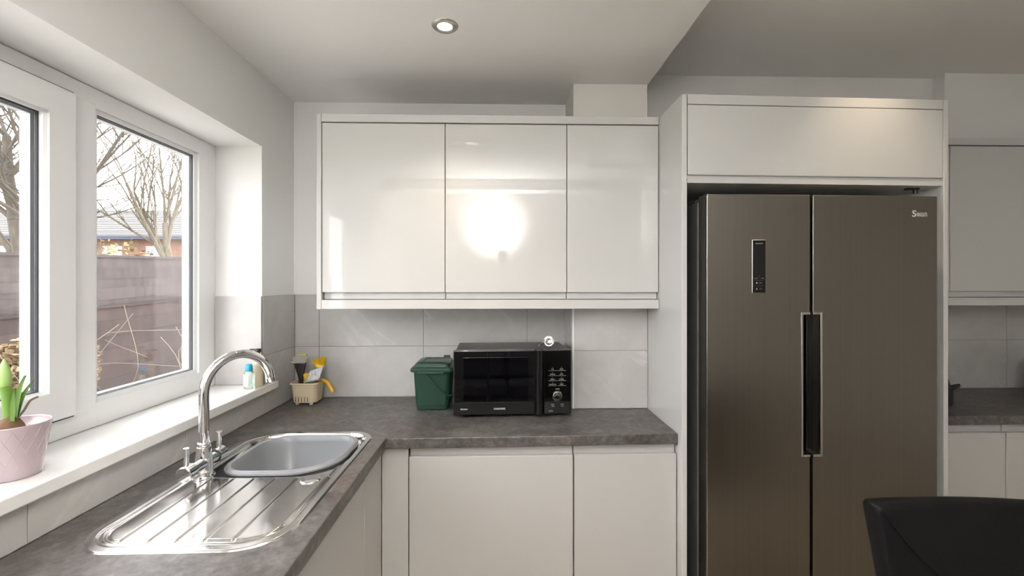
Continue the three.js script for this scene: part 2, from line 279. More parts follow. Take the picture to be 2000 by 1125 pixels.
// ------------------------------------------------------------------ worktops
const SX0 = -0.905, SX1 = -0.456, SZ0 = -1.700, SZ1 = -0.942, SR = [0.115, 0.10, 0.125, 0.09];   // sink outline; radii near right, near left, far left, far right
{
  const hole = rrect(SX0 + 0.018, SX1 - 0.018, SZ0 + 0.018, SZ1 - 0.018, SR.map((r) => r - 0.018), 8);
  const pts = [[WL + 0.0075, 0.11], [-0.408, 0.11], [-0.408, -1.618], [-0.402, -1.624], [0.6535, -1.650], [0.6535, -1.9935], [0.3165, -1.9935], [0.3165, WB + 0.0075], [WL + 0.0075, WB + 0.0075]];
  solo('worktop', slab(pts, 0.872, TOP, [hole], 0.003), M.worktop, 'dark grey stone effect worktop turning the corner from sink to microwave', 'worktop');
  solo('worktop', slab([[1.688, -1.840], [XR, -1.840], [XR, -2.338], [1.688, -2.338]], 0.872, TOP, [], 0.003), M.worktop, 'dark worktop in the shade right of the fridge', 'worktop');
}

// ------------------------------------------------------------------ base cabinets
function baseUnit(x0, x1, front, back, label, hingeLine = true) {
  const o = thing('base_cabinet', label, 'cabinet', [(x0 + x1) / 2, 0, (front + back) / 2], 0, 'base cabinets');
  partW('carcass', [bx(x0 + 0.0005, x0 + 0.018, 0.15, 0.8715, back, front - 0.021), bx(x1 - 0.018, x1 - 0.0005, 0.15, 0.8715, back, front - 0.021), bx(x0 + 0.018, x1 - 0.018, 0.15, 0.168, back, front - 0.021), bx(x0 + 0.018, x1 - 0.018, 0.168, 0.8715, back, back + 0.01), bx(x0 + 0.018, x1 - 0.018, 0.85, 0.8715, back + 0.01, back + 0.1)], M.carcass, o);
  partW('handle_rail', [bx(x0 + 0.002, x1 - 0.002, 0.80, 0.871, front - 0.021, front - 0.012)], M.satin, o, 'recessed grip rail');
  partW('door', bx(x0 + 0.0015, x1 - 0.0015, 0.155, 0.834, front - 0.0115, front + 0.008, 0.003, 2), M.satin, o);
  partW('plinth', bx(x0, x1, 0, 0.148, front - 0.06, front - 0.045), M.satin, o);
  return o;
}
const BF = -1.660;
baseUnit(-0.332, 0.268, BF, -2.22, 'wide cream base cabinet door below the microwave');
baseUnit(0.270, 0.6525, BF - 0.006, -1.99, 'narrow cream base cabinet against the tall fridge panel');
{
  const c = solo('corner_post', [bx(-0.4295, -0.334, 0.0, 0.8715, BF - 0.014, BF + 0.006, 0.002)], M.satin, 'narrow cream filler post in the inner corner of the base cabinets', 'filler panel');
  const o = thing('sink_cabinet', 'cream base cabinet under the sink, seen at a steep angle', 'cabinet', [-0.7, 0, -1.15], 0, 'base cabinets');
  const fx = -0.430;
  partW('filler', bx(fx - 0.02, fx, 0.15, 0.8715, -1.652, -1.451, 0.002), M.satin, o);
  partW('carcass', [bx(-0.99, fx - 0.021, 0.15, 0.168, -1.65, -0.85), bx(-0.99, fx - 0.021, 0.168, 0.70, -1.65, -1.632), bx(-0.99, fx - 0.021, 0.168, 0.87, -0.868, -0.85), bx(fx - 0.03, fx - 0.021, 0.80, 0.871, -1.449, -0.87)], M.carcass, o);
  partW('door', bx(fx - 0.0195, fx, 0.155, 0.840, -1.449, -0.851, 0.003, 2), M.satin, o);
  partW('plinth', bx(fx - 0.07, fx - 0.055, 0, 0.148, -1.65, -0.85), M.satin, o);
  const o2 = thing('drawer_cabinet', 'cream base cabinet below the bare end of the worktop nearest the camera', 'cabinet', [-0.7, 0, -0.4], 0, 'base cabinets');
  partW('carcass', [bx(-0.99, fx - 0.021, 0.15, 0.168, -0.848, 0.1), bx(-0.99, fx - 0.021, 0.168, 0.8715, 0.082, 0.1), bx(-0.99, fx - 0.021, 0.168, 0.8715, -0.848, -0.83)], M.carcass, o2);
  partW('door', bx(fx - 0.0195, fx, 0.155, 0.840, -0.848, -0.3765, 0.003, 2), M.satin, o2); partW('door', bx(fx - 0.0195, fx, 0.155, 0.840, -0.3735, 0.098, 0.003, 2), M.satin, o2);
  partW('plinth', bx(fx - 0.07, fx - 0.055, 0, 0.148, -0.848, 0.1), M.satin, o2);
}
baseUnit(1.69, 2.130, -1.862, -2.33, 'base cabinet right of the fridge, next to its side panel');
baseUnit(2.132, 2.73, -1.862, -2.33, 'base cabinet at the right edge, behind the black chair');
baseUnit(2.732, 3.33, -1.862, -2.33, 'base cabinet out at the far right end of the shaded worktop');

// ------------------------------------------------------------------ wall cabinets
function wallUnit(x0, x1, front, back, label, g) {
  const o = thing('wall_cabinet', label, 'cabinet', [(x0 + x1) / 2, 1.362, (front + back) / 2], 0, g);
  partW('carcass', [bx(x0 + 0.0004, x0 + 0.016, 1.386, 2.114, back, front - 0.022), bx(x1 - 0.016, x1 - 0.0004, 1.386, 2.114, back, front - 0.022), bx(x0 + 0.016, x1 - 0.016, 1.386, 1.402, back, front - 0.022), bx(x0 + 0.016, x1 - 0.016, 2.098, 2.114, back, front - 0.022), bx(x0 + 0.016, x1 - 0.016, 1.402, 2.098, back, back + 0.01)], M.carcass, o);
  partW('handle_rail', bx(x0 + 0.002, x1 - 0.002, 1.3985, 1.46, front - 0.022, front - 0.008, 0.002), M.gloss, o, 'recessed grip rail');
  partW('door', bx(x0 + 0.0013, x1 - 0.0013, 1.4265, 2.1125, front - 0.0075, front + 0.012, 0.0025, 2), M.gloss, o);
  return o;
}
const CF = -1.862;
wallUnit(-0.721, -0.224, CF, -2.228, 'left glossy white wall cabinet, nearest the window', 'glossy wall cabinets');
wallUnit(-0.224, 0.273, CF, -2.228, 'middle glossy white wall cabinet, above the microwave', 'glossy wall cabinets');
wallUnit(0.273, 0.6525, CF, -1.992, 'narrow glossy white wall cabinet beside the tall fridge panel', 'glossy wall cabinets');
solo('end_panel', bx(-0.740, -0.7215, 1.358, 2.148, -2.228, CF + 0.016, 0.002), M.gloss, 'thin white end panel on the window side of the wall cabinets', 'end panel');
solo('cornice', [bx(-0.721, 0.6525, 2.116, 2.148, CF - 0.02, CF + 0.016, 0.002), bx(-0.721, 0.32, 2.116, 2.134, -2.228, CF - 0.02, 0)], M.gloss, 'white top rail running over the three glossy wall cabinets', 'cornice');
solo('pelmet', bx(-0.721, 0.6525, 1.359, 1.3965, CF - 0.02, CF + 0.016, 0.002), M.gloss, 'white light rail running under the three glossy wall cabinets', 'pelmet');
const RF = -2.095;
wallUnit(1.70, 2.120, RF, -2.335, 'shaded wall cabinet mostly hidden behind the fridge side panel', 'shaded wall cabinets');
wallUnit(2.122, 2.72, RF, -2.335, 'shaded wall cabinet door at the right edge of the picture', 'shaded wall cabinets');
wallUnit(2.722, 3.32, RF, -2.335, 'shaded wall cabinet beyond the right edge of the picture', 'shaded wall cabinets');
solo('cornice', bx(1.70, 3.32, 2.116, 2.147, -2.17, RF + 0.016, 0.002), M.gloss, 'top rail over the shaded wall cabinets right of the fridge', 'cornice');
solo('pelmet', bx(1.70, 3.32, 1.359, 1.3965, RF - 0.02, RF + 0.016, 0.002), M.gloss, 'light rail under the shaded wall cabinets right of the fridge', 'pelmet');

// ------------------------------------------------------------------ fridge, its housing
solo('tall_panel', bx(0.654, 0.673, 0, 2.1456, -2.225, -1.615, 0.002), M.gloss, 'tall glossy white panel between worktop and fridge', 'end panel');
{
  const P0 = [0.6735, 0, -1.615], W = 0.992;
  const tp = thing('tall_panel', 'tall white panel on the right side of the fridge', 'end panel', P0, 0.0265);
  part('panel', bx(W - 0.0185, W, 0, 2.1456, -0.56, 0, 0.002), M.gloss, tp);
  const b = thing('bridging_cabinet', 'wide white lift-up cabinet above the fridge', 'cabinet', P0, 0.0265);
  const x0 = 0.0015, x1 = W - 0.0195;
  part('carcass', [bx(x0 + 0.016, x1, 1.826, 1.843, -0.56, -0.012), bx(x0 + 0.016, x1, 2.09, 2.107, -0.56, -0.024), bx(x0 + 0.016, x0 + 0.034, 1.843, 2.09, -0.56, -0.024), bx(x1 - 0.018, x1, 1.843, 2.09, -0.56, -0.024), bx(x0 + 0.034, x1 - 0.018, 1.843, 2.09, -0.56, -0.55)], M.carcass, b);
  part('top_rail', bx(x0, x1, 2.110, 2.1456, -0.06, -0.001, 0.002), M.gloss, b);
  part('handle_rail', bx(x0, x1, 1.844, 1.88, -0.023, -0.012, 0.001), M.gloss, b);
  part('door', bx(x0 + 0.001, x1 - 0.001, 1.8545, 2.1075, -0.0115, 0.0, 0.0025, 2), M.gloss, b);
  part('bottom_rail', bx(x0, x1, 1.8255, 1.8425, -0.0115, -0.003, 0.001), M.gloss, b);
  part('catch', [rod(V(x1 - 0.06, 1.826, -0.05), V(x1 - 0.06, 1.805, -0.05), 0.008), bx(x1 - 0.10, x1 - 0.05, 1.819, 1.826, -0.058, -0.042)], M.blackSatin, b, 'small black bracket under the cabinet');
}
const font = await new FontLoader().loadAsync('fonts/droid/droid_sans_bold.typeface.json');
const fontR = await new FontLoader().loadAsync('fonts/droid/droid_sans_regular.typeface.json');
function letters(str, f, size, depth = 0.0006) { const g = new TextGeometry(str, { font: f, size, depth, curveSegments: 4 }); g.computeBoundingBox(); g.translate(-(g.boundingBox.max.x + g.boundingBox.min.x) / 2, -(g.boundingBox.max.y + g.boundingBox.min.y) / 2, 0); return g; }
function canvasTex(w, h, draw) { const c = document.createElement('canvas'); c.width = w; c.height = h; draw(c.getContext('2d')); const t = new THREE.CanvasTexture(c); t.colorSpace = THREE.SRGBColorSpace; return t; }
function faceUV(g, x0, x1, y0, y1) { const p = g.attributes.position, a = new Float32Array(p.count * 2); for (let i = 0; i < p.count; i++) { a[2 * i] = (p.getX(i) - x0) / (x1 - x0); a[2 * i + 1] = (p.getY(i) - y0) / (y1 - y0); } g.setAttribute('uv', new THREE.BufferAttribute(a, 2)); return g; }
{
  // local frame: origin at the left front foot of the fridge, x to the right, z out of the doors
  const o = thing('fridge_freezer', 'tall brushed steel side by side fridge freezer between white panels', 'fridge', [0.7225, 0, -1.565], 0.0265);
  const W = 0.848, H = 1.776, SE = 0.3735;
  part('body', bx(-0.002, W + 0.002, 0.04, H - 0.018, -0.60, -0.068, 0.006, 2), M.fridgeBody, o);
  for (const x of [0.06, W - 0.06]) for (const z of [-0.12, -0.55]) part('foot', lathe([[0, 0], [0.022, 0], [0.022, 0.02], [0.012, 0.025], [0.012, 0.042], [0, 0.042]], 16).translate(x, 0, z), M.blackSatin, o);
  const HY0 = 0.858, HY1 = 1.352;
  function door(x0, x1, side) {                                       // side: the edge that carries the grip recess
    const s = new THREE.Shape(), in_ = 0.026;
    const pts = side > 0 ? [[x0, 0.045], [x1, 0.045], [x1, HY0], [x1 - in_, HY0], [x1 - in_, HY1], [x1, HY1], [x1, H], [x0, H]] : [[x0, 0.045], [x1, 0.045], [x1, H], [x0, H], [x0, HY1], [x0 + in_, HY1], [x0 + in_, HY0], [x0, HY0]];
    pts.forEach(([x, y], i) => i ? s.lineTo(x, y) : s.moveTo(x, y)); s.closePath();
    const g = new THREE.ExtrudeGeometry(s, { depth: 0.06, bevelEnabled: true, bevelThickness: 0.003, bevelSize: 0.003, bevelOffset: -0.003, bevelSegments: 3 }); g.translate(0, 0, -0.063);
    const d = part('door', metricUV(g, 1.6), M.fridge, o);
    const e = side > 0 ? x1 : x0, sgn = side > 0 ? -1 : 1, ex = e, ix = e + sgn * in_;
    part('grip_frame', [bx(Math.min(ix, ix + sgn * 0.008), Math.max(ix, ix + sgn * 0.008), HY0 - 0.009, HY1 + 0.009, -0.012, 0.0025, 0.0015), bx(Math.min(ex, ix), Math.max(ex, ix), HY1, HY1 + 0.009, -0.012, 0.0025, 0.0015), bx(Math.min(ex, ix), Math.max(ex, ix), HY0 - 0.009, HY0, -0.012, 0.0025, 0.0015)], M.trim, d, 'silver edging of the grip');
    part('grip_recess', bx(Math.min(ex, ix), Math.max(ex, ix), HY0, HY1, -0.06, -0.035, 0), M.blackGloss, d, 'black inside of the grip');
    part('edge_strip', bx(side > 0 ? x0 - 0.0012 : x0 - 0.001, side > 0 ? x0 + 0.0015 : x0 + 0.0015, side > 0 ? 0.05 : HY1 + 0.012, H - 0.006, -0.01, 0.0005, 0.0008), M.trim, d, 'bright door edge');
    return d;
  }
  const dl = door(0, SE, 1), dr = door(SE + 0.011, W, -1);
  part('seal', bx(SE - 0.002, SE + 0.014, 0.05, H - 0.01, -0.066, -0.06, 0), M.dark, o);
  for (const hx of [0.01, W - 0.09]) part('hinge', bx(hx, hx + 0.08, H - 0.016, H - 0.002, -0.12, -0.066, 0.003), M.fridgeBody, o);
  // display strip
  const dx0 = 0.163, dx1 = 0.211, dy0 = 1.429, dy1 = 1.615;
  const dt = canvasTex(128, 496, (c) => { c.fillStyle = '#0b0b0b'; c.fillRect(0, 0, 128, 496); c.fillStyle = '#a9a49c'; c.font = 'bold 15px sans-serif'; c.textAlign = 'center'; c.fillText('NO FROST', 64, 38); c.font = '22px sans-serif'; c.fillText('▮', 34, 348); c.fillText('▮', 96, 348); c.font = '9px sans-serif'; c.fillText('FREEZER', 34, 362); c.fillText('FRIDGE', 96, 362);
    c.fillStyle = '#4c4a46'; c.fillRect(63, 330, 2, 26); c.fillRect(14, 374, 100, 2); c.fillRect(14, 430, 100, 2); c.fillStyle = '#a9a49c'; c.beginPath(); c.arc(40, 402, 7, 0, 7); c.fill(); c.font = '11px sans-serif'; c.fillText('MODE', 78, 406); c.beginPath(); c.moveTo(34, 464); c.lineTo(40, 448); c.lineTo(46, 464); c.fill(); c.fillText('LOCK', 78, 462); });
  part('display_rim', bx(dx0 - 0.0015, dx1 + 0.002, dy0 - 0.0015, dy1 + 0.0015, -0.004, 0.001, 0.002), M.trim, o);
  part('display', faceUV(bx(dx0, dx1, dy0, dy1, -0.003, 0.0018, 0.0016), dx0, dx1, dy0, dy1), P({ map: dt, roughness: 0.25, clearcoat: 0.5, clearcoatRoughness: 0.1 }), o, 'black control strip');
  const fit = (g, x0, x1, y0, y1) => { g.computeBoundingBox(); const q = g.boundingBox; return g.scale((x1 - x0) / (q.max.x - q.min.x), (y1 - y0) / (q.max.y - q.min.y), 1).translate((x0 + x1) / 2, (y0 + y1) / 2, 0.0001); };
  const lg = [fit(letters('wan', fontR, 0.027), 0.770, 0.808, 1.702, 1.7165), fit(letters('S', font, 0.03), 0.752, 0.768, 1.7015, 1.7245)];
  part('logo', lg, M.print, o, 'pale raised brand lettering');
}

// ------------------------------------------------------------------ sink
{
  const sdf = (x, z, x0, x1, z0, z1, R) => { const cx = (x0 + x1) / 2, cz = (z0 + z1) / 2, px = x - cx, pz = z - cz, r = px > 0 ? (pz > 0 ? R[0] : R[3]) : (pz > 0 ? R[1] : R[2]);
    const qx = Math.abs(px) - (x1 - x0) / 2 + r, qz = Math.abs(pz) - (z1 - z0) / 2 + r; return Math.min(Math.max(qx, qz), 0) + Math.hypot(Math.max(qx, 0), Math.max(qz, 0)) - r; };
  const ss = (a, b, v) => { const t = Math.max(0, Math.min(1, (v - a) / (b - a))); return t * t * (3 - 2 * t); };
  const outer = (x, z) => sdf(x, z, SX0, SX1, SZ0, SZ1, SR);
  const BR = [0.13, 0.07, 0.10, 0.08], B = [-0.866, -0.474, -1.678, -1.312];
  const bowl = (x, z) => sdf(x, z, ...B, BR);
  const GX = [-0.811, -0.750, -0.692, -0.634, -0.573, -0.492];
  const height = (x, z) => {
    const s = -outer(x, z), b = -bowl(x, z);
    let h = 0.9102 + 0.0036 * ss(0, 0.004, s) - 0.0028 * ss(0.020, 0.025, s) + 0.0018 * ss(0.029, 0.033, s) - 0.0045 * ss(0.034, 0.041, s);
    // the deck stands a little proud of the gutter round it, and is cut by the draining grooves
    const deck = -sdf(x, z, -0.868, -0.478, -1.306, -0.984, [0.085, 0.06, 0.01, 0.01]);
    const tapLand = ss(0.07, 0.05, Math.hypot(x + 0.846, z + 1.318));
    let d = 0.0042 * ss(0, 0.008, deck);
    if (z > -1.312 && deck > -0.002) for (const gx of GX) { const end = gx === GX[5] ? -1.034 : -0.98; const a = Math.abs(x - gx); if (z < end + 0.003) d -= 0.0036 * ss(0.0034, 0.0008, a) * ss(end + 0.003, end - 0.006, z) * ss(-1.312, -1.302, z); }
    h += Math.max(d, -0.0035); h += tapLand * 0.002 * (1 - ss(0, 0.008, deck));
    const depth = 0.165 * ss(0.0, 0.05, b) ** 0.8;
    if (b > 0) h = Math.min(h, 0.9085) - depth;
    return h;
  };
  const step = 0.0016, nx = Math.ceil((SX1 - SX0) / step) + 3, nz = Math.ceil((SZ1 - SZ0) / step) + 3, pos = [], inside = [], idx = [];
  for (let j = 0; j < nz; j++) for (let i = 0; i < nx; i++) {
    let x = SX0 - step + i * step, z = SZ0 - step + j * step; const s = outer(x, z); inside.push(s <= 0);
    if (s > 0) { const e = 1e-4, gx = (outer(x + e, z) - s) / e, gz = (outer(x, z + e) - s) / e; x -= gx * s; z -= gz * s; }
    pos.push(x, height(x, z), z);
  }
  for (let j = 0; j + 1 < nz; j++) for (let i = 0; i + 1 < nx; i++) { const a = j * nx + i, b = a + 1, c = a + nx, d = c + 1;
    if (inside[a] || inside[c] || inside[b]) idx.push(a, c, b); if (inside[b] || inside[c] || inside[d]) idx.push(b, c, d); }
  const g = new THREE.BufferGeometry(); g.setAttribute('position', new THREE.Float32BufferAttribute(pos, 3)); g.setIndex(idx); g.computeVertexNormals(); metricUV(g, 3);
  const o = thing('inset_sink', 'stainless steel inset sink with grooved drainer, let into the dark worktop', 'sink', [(SX0 + SX1) / 2, TOP, (SZ0 + SZ1) / 2]);
  partW('basin', g, M.steel, o);
  partW('waste_knob', lathe([[0, 0.9165], [0.022, 0.9165], [0.0265, 0.9145], [0.0275, 0.911], [0.0275, 0.906]], 40).translate(-0.531, 0, -1.281), M.chrome, o, 'round chrome waste control cap');
  // grey plastic bowl standing inside
  const w = thing('washing_up_bowl', 'grey plastic washing up bowl sitting in the steel sink', 'bowl', [-0.66, 0.745, -1.48]);
  const out = (k, dx = 0) => rrect(-0.829 + k + dx, -0.488 - k, -1.650 + k, -1.320 - k, [0.15, 0.085, 0.105, 0.085].map((r) => Math.max(0.02, r - k * 0.6)), 12);
  const rings = [ring(out(0.068), 0.7465), ring(out(0.056), 0.749), ring(out(0.048), 0.757), ring(out(0.018), 0.900), ring(out(0.006), 0.9035), ring(out(0.0), 0.9085), ring(out(0.0), 0.9135), ring(out(0.004), 0.9185), ring(out(0.010), 0.9205), ring(out(0.016), 0.9185), ring(out(0.0195), 0.913), ring(out(0.022), 0.900), ring(out(0.052), 0.762), ring(out(0.060), 0.752), ring(out(0.072), 0.750)].map((r) => r.slice().reverse());
  partW('shell', loft(rings, true, true), M.bowl, w);
}
{ // mixer tap
  const bxp = -0.843, bz = -1.312, o = thing('kitchen_tap', 'chrome swan neck mixer tap with two upright levers behind the sink', 'tap', [bxp, 0.9115, bz]);
  part('base', lathe([[0.0, 0.0], [0.029, 0.0], [0.0285, 0.006], [0.0235, 0.009], [0.0225, 0.03], [0.0215, 0.052], [0.019, 0.070], [0.0178, 0.086], [0.0165, 0.0875], [0.0, 0.0875]], 40), M.chrome, o);
  part('collar', lathe([[0.0, 0.0875], [0.0158, 0.0875], [0.0172, 0.0905], [0.0172, 0.0965], [0.0145, 0.1], [0, 0.1]], 40), M.chrome, o);
  const c = Math.cos(Math.PI / 3), s = Math.sin(Math.PI / 3), pts = [V(0, 0.095, 0), V(0, 0.14, 0), V(0, 0.19, 0)];
  for (let i = 0; i <= 12; i++) { const a = Math.PI - i / 12 * Math.PI * 0.97, r = 0.1 + 0.1 * Math.cos(a); pts.push(V(r * c, 0.236 + 0.1 * Math.sin(a), -r * s)); }
  const sp = part('spout', [tube(pts, 0.0132, 90, 24)], M.chrome, o);
  const e = pts.at(-1), e2 = pts.at(-2), dir = e.clone().sub(e2).normalize();
  part('nozzle', rod(e.clone().addScaledVector(dir, -0.004), e.clone().addScaledVector(dir, 0.010), 0.0142, 0.0135, 28), M.chrome, sp);
  part('cross_body', [rod(V(0.003, 0.042, 0.058), V(0.003, 0.042, -0.045), 0.0155, 0.0155, 28)], M.chrome, o);
  for (const k of [1, -1]) {
    const z0 = k > 0 ? 0.056 : -0.043, z1 = k > 0 ? 0.088 : -0.078;
    const b = part('lever_barrel', [rod(V(0.003, 0.042, z0 + k * 0.002), V(0.003, 0.042, z1), 0.0205, 0.0205, 32), rod(V(0.003, 0.042, z1), V(0.003, 0.042, z1 + k * 0.0025), 0.0205, 0.018, 32)], M.chrome, o);
    part('seal_ring', rod(V(0.003, 0.042, z0 - k * 0.0005), V(0.003, 0.042, z0 + k * 0.003), 0.0185, 0.0185, 28), M.dark, b);
    const zl = (z0 + z1) / 2 + k * 0.004;
    part('lever', [rod(V(0.003, 0.058, zl), V(0.003, 0.106, zl), 0.0066, 0.0055, 18), rod(V(0.003, 0.106, zl), V(0.003, 0.109, zl), 0.0085, 0.0085, 22)], M.chrome, b);
  }
}

// ------------------------------------------------------------------ things on the worktop
{ // microwave, local frame: origin centre of the front foot line, z towards the room
  const o = thing('microwave', 'black microwave oven on the worktop under the middle wall cabinet', 'microwave', [0.0515, TOP, -1.878], 0.030);
  const w = 0.2445, H0 = 0.010, H1 = 0.277;
  for (const x of [-0.19, 0.19]) for (const z of [-0.03, -0.22]) part('foot', lathe([[0, 0], [0.014, 0], [0.016, 0.011], [0, 0.011]], 16).translate(x, 0, z), M.blackSatin, o);
  part('body', bx(-w + 0.008, w - 0.008, H0 + 0.002, H1 - 0.001, -0.262, -0.022, 0.006, 2), P({ color: rgb(0.035, 0.034, 0.033), roughness: 0.38, clearcoat: 0.2, clearcoatRoughness: 0.3 }), o);
  const dx = 0.093;
  const d = part('door', bx(-w, dx, H0, H1, -0.022, 0.004, 0.004, 2), M.blackGloss, o);
  part('window', bx(-w + 0.04, dx - 0.028, H0 + 0.055, H1 - 0.03, 0.003, 0.0046, 0.0006), P({ color: rgb(0.002, 0.002, 0.003), roughness: 0.04, clearcoat: 1, clearcoatRoughness: 0 }), d, 'dark see-in window');
  part('lower_band', bx(-w + 0.001, dx - 0.002, H0 + 0.002, H0 + 0.052, 0.003, 0.0052, 0.001), P({ color: rgb(0.007, 0.007, 0.0075), roughness: 0.4, specularIntensity: 0.5 }), d);
  const hs = new THREE.Shape(); hs.moveTo(dx + 0.0, 0); hs.quadraticCurveTo(dx + 0.006, 0.024, dx + 0.017, 0.024); hs.quadraticCurveTo(dx + 0.028, 0.024, dx + 0.034, 0); hs.closePath();
  part('door_handle', [new THREE.ExtrudeGeometry(hs, { depth: H1 - H0 - 0.004, bevelEnabled: true, bevelSize: 0.001, bevelThickness: 0.001, bevelSegments: 1, curveSegments: 10 }).rotateX(Math.PI / 2).translate(0, H1 - 0.002, 0.0)], P({ color: rgb(0.007, 0.007, 0.008), roughness: 0.2, specularIntensity: 0.6 }), d);
  const px0 = dx + 0.0355, px1 = w, pt = canvasTex(464, 1068, (c) => {
    c.fillStyle = '#060606'; c.fillRect(0, 0, 464, 1068); c.fillStyle = '#b9b6b0'; c.strokeStyle = '#8d8a84'; c.lineWidth = 3; c.textAlign = 'center';
    const rows = [['Eco', '88:88'], ['Defrost', 'Grill'], ['Warm', 'Combi'], ['Deodorise', 'Clock']];
    rows.forEach((r, i) => { const y = 330 + i * 84; r.forEach((s, k) => { const x = 150 + k * 150; c.font = 'bold 24px sans-serif'; c.fillText(s, x, y); c.beginPath(); c.arc(x, y - 34, 8, 0, 7); c.stroke(); }); c.fillRect(80, y + 14, 142, 4); c.fillRect(232, y + 14, 142, 4); });
    c.font = 'bold 26px sans-serif'; c.fillText('AUTO', 232, 662); c.lineWidth = 5; c.beginPath(); c.arc(232, 780, 92, 3.8, 5.6); c.stroke();
    c.font = '24px sans-serif'; c.fillText('STOP', 150, 918); c.fillText('START', 312, 918); c.fillText('ECO', 160, 946); c.fillText('+30s', 312, 946); c.fillStyle = '#55534f'; c.fillRect(78, 1000, 80, 36);
  });
  const panel = part('control_panel', faceUV(bx(px0, px1, H0, H1, -0.022, 0.004, 0.004, 2), px0, px1, H0, H1), P({ map: pt, roughness: 0.14, clearcoat: 1, clearcoatRoughness: 0.02 }), o, 'black control panel with pale print');
  part('dial', lathe([[0, 0.020], [0.0145, 0.020], [0.0165, 0.017], [0.0175, 0.0]], 40).rotateX(Math.PI / 2).translate((px0 + px1) / 2, H0 + 0.0725, 0.004), M.blackGloss, panel);
  part('dial_ring', new THREE.TorusGeometry(0.0185, 0.0016, 8, 40).translate((px0 + px1) / 2, H0 + 0.0725, 0.006), M.trim, panel, 'silver ring');
  part('logo', letters('SAMSUNG', font, 0.0072).translate(-0.055, H0 + 0.026, 0.0053), M.print, d, 'pale brand lettering');
  part('badge', letters('Sensor', font, 0.0066).translate(-0.200, H0 + 0.026, 0.0053), M.print, d, 'small pale lettering');
  part('power_lead', tube([V(w - 0.02, 0.25, -0.258), V(w + 0.008, 0.245, -0.20), V(w + 0.012, 0.22, -0.15), V(w + 0.008, 0.15, -0.12), V(w + 0.01, 0.02, -0.12)], 0.003, 40, 8), M.blackSatin, o);
}
{ // small steel scoop lying on the microwave
  const o = thing('measuring_scoop', 'small shiny steel scoop lying on top of the microwave', 'scoop', [0.208, TOP + 0.277, -1.955]);
  const c = lathe([[0, 0], [0.012, 0.001], [0.0185, 0.007], [0.021, 0.016], [0.0215, 0.021], [0.0225, 0.0215], [0.0228, 0.016], [0.020, 0.005], [0.013, -0.002], [0, -0.003]], 36);
  part('cup', c.rotateX(1.25).translate(0, 0.023, 0.004), M.chrome, o);
  part('handle', [rod(V(-0.018, 0.022, 0.005), V(-0.036, 0.0045, -0.022), 0.0035, 0.0028, 10), new THREE.SphereGeometry(0.0042, 12, 8).translate(-0.036, 0.0045, -0.022)], M.chrome, o);
}
{ // food waste caddy
  const o = thing('food_waste_caddy', 'dark green plastic food caddy with lid and bail handle beside the microwave', 'bin', [-0.297, TOP, -2.062]);
  const body = (k, e = 0) => rrect(-0.072 - k, 0.072 + k, -0.078 - k, 0.080 + k, 0.022 + e, 6);
  part('body', loft([ring(body(-0.010), 0.0), ring(body(-0.003), 0.004), ring(body(-0.001), 0.020), ring(body(0.0005), 0.021), ring(body(0.010), 0.176), ring(body(0.008), 0.176), ring(body(-0.004), 0.02), ring(body(-0.01), 0.008)].map((r) => r.slice().reverse()), true, true), M.binGreen, o);
  const l = part('lid', loft([ring(body(0.016), 0.169), ring(body(0.021), 0.170), ring(body(0.0225), 0.178), ring(body(0.018), 0.186), ring(body(0.008), 0.190), ring(body(0.002), 0.203), ring(body(-0.008), 0.208), ring(body(-0.028), 0.2095), ring(body(-0.030), 0.207)].map((r) => r.slice().reverse()), true, true), M.binLid, o);
  part('lid_lip', bx(-0.06, 0.055, 0.163, 0.172, 0.098, 0.105, 0.003, 2), M.binLid, l);
  part('hinge', bx(0.03, 0.06, 0.185, 0.214, -0.1, -0.082, 0.004, 2), M.binLid, o); part('hinge', bx(-0.06, -0.03, 0.185, 0.205, -0.1, -0.082, 0.004, 2), M.binLid, o);
  // bail handle hanging across the front and round the right side
  part('pivot', [rod(V(-0.032, 0.162, 0.086), V(-0.032, 0.162, 0.097), 0.009, 0.008, 18)], M.binGreen, o);
  part('bail_handle', tube([V(-0.032, 0.162, 0.096), V(-0.015, 0.148, 0.099), V(0.020, 0.108, 0.101), V(0.052, 0.080, 0.099), V(0.079, 0.066, 0.090), V(0.094, 0.075, 0.055), V(0.097, 0.11, 0.01), V(0.090, 0.15, -0.02)], 0.0034, 60, 8), M.binGreen, o, 'thin green carrying handle');
}
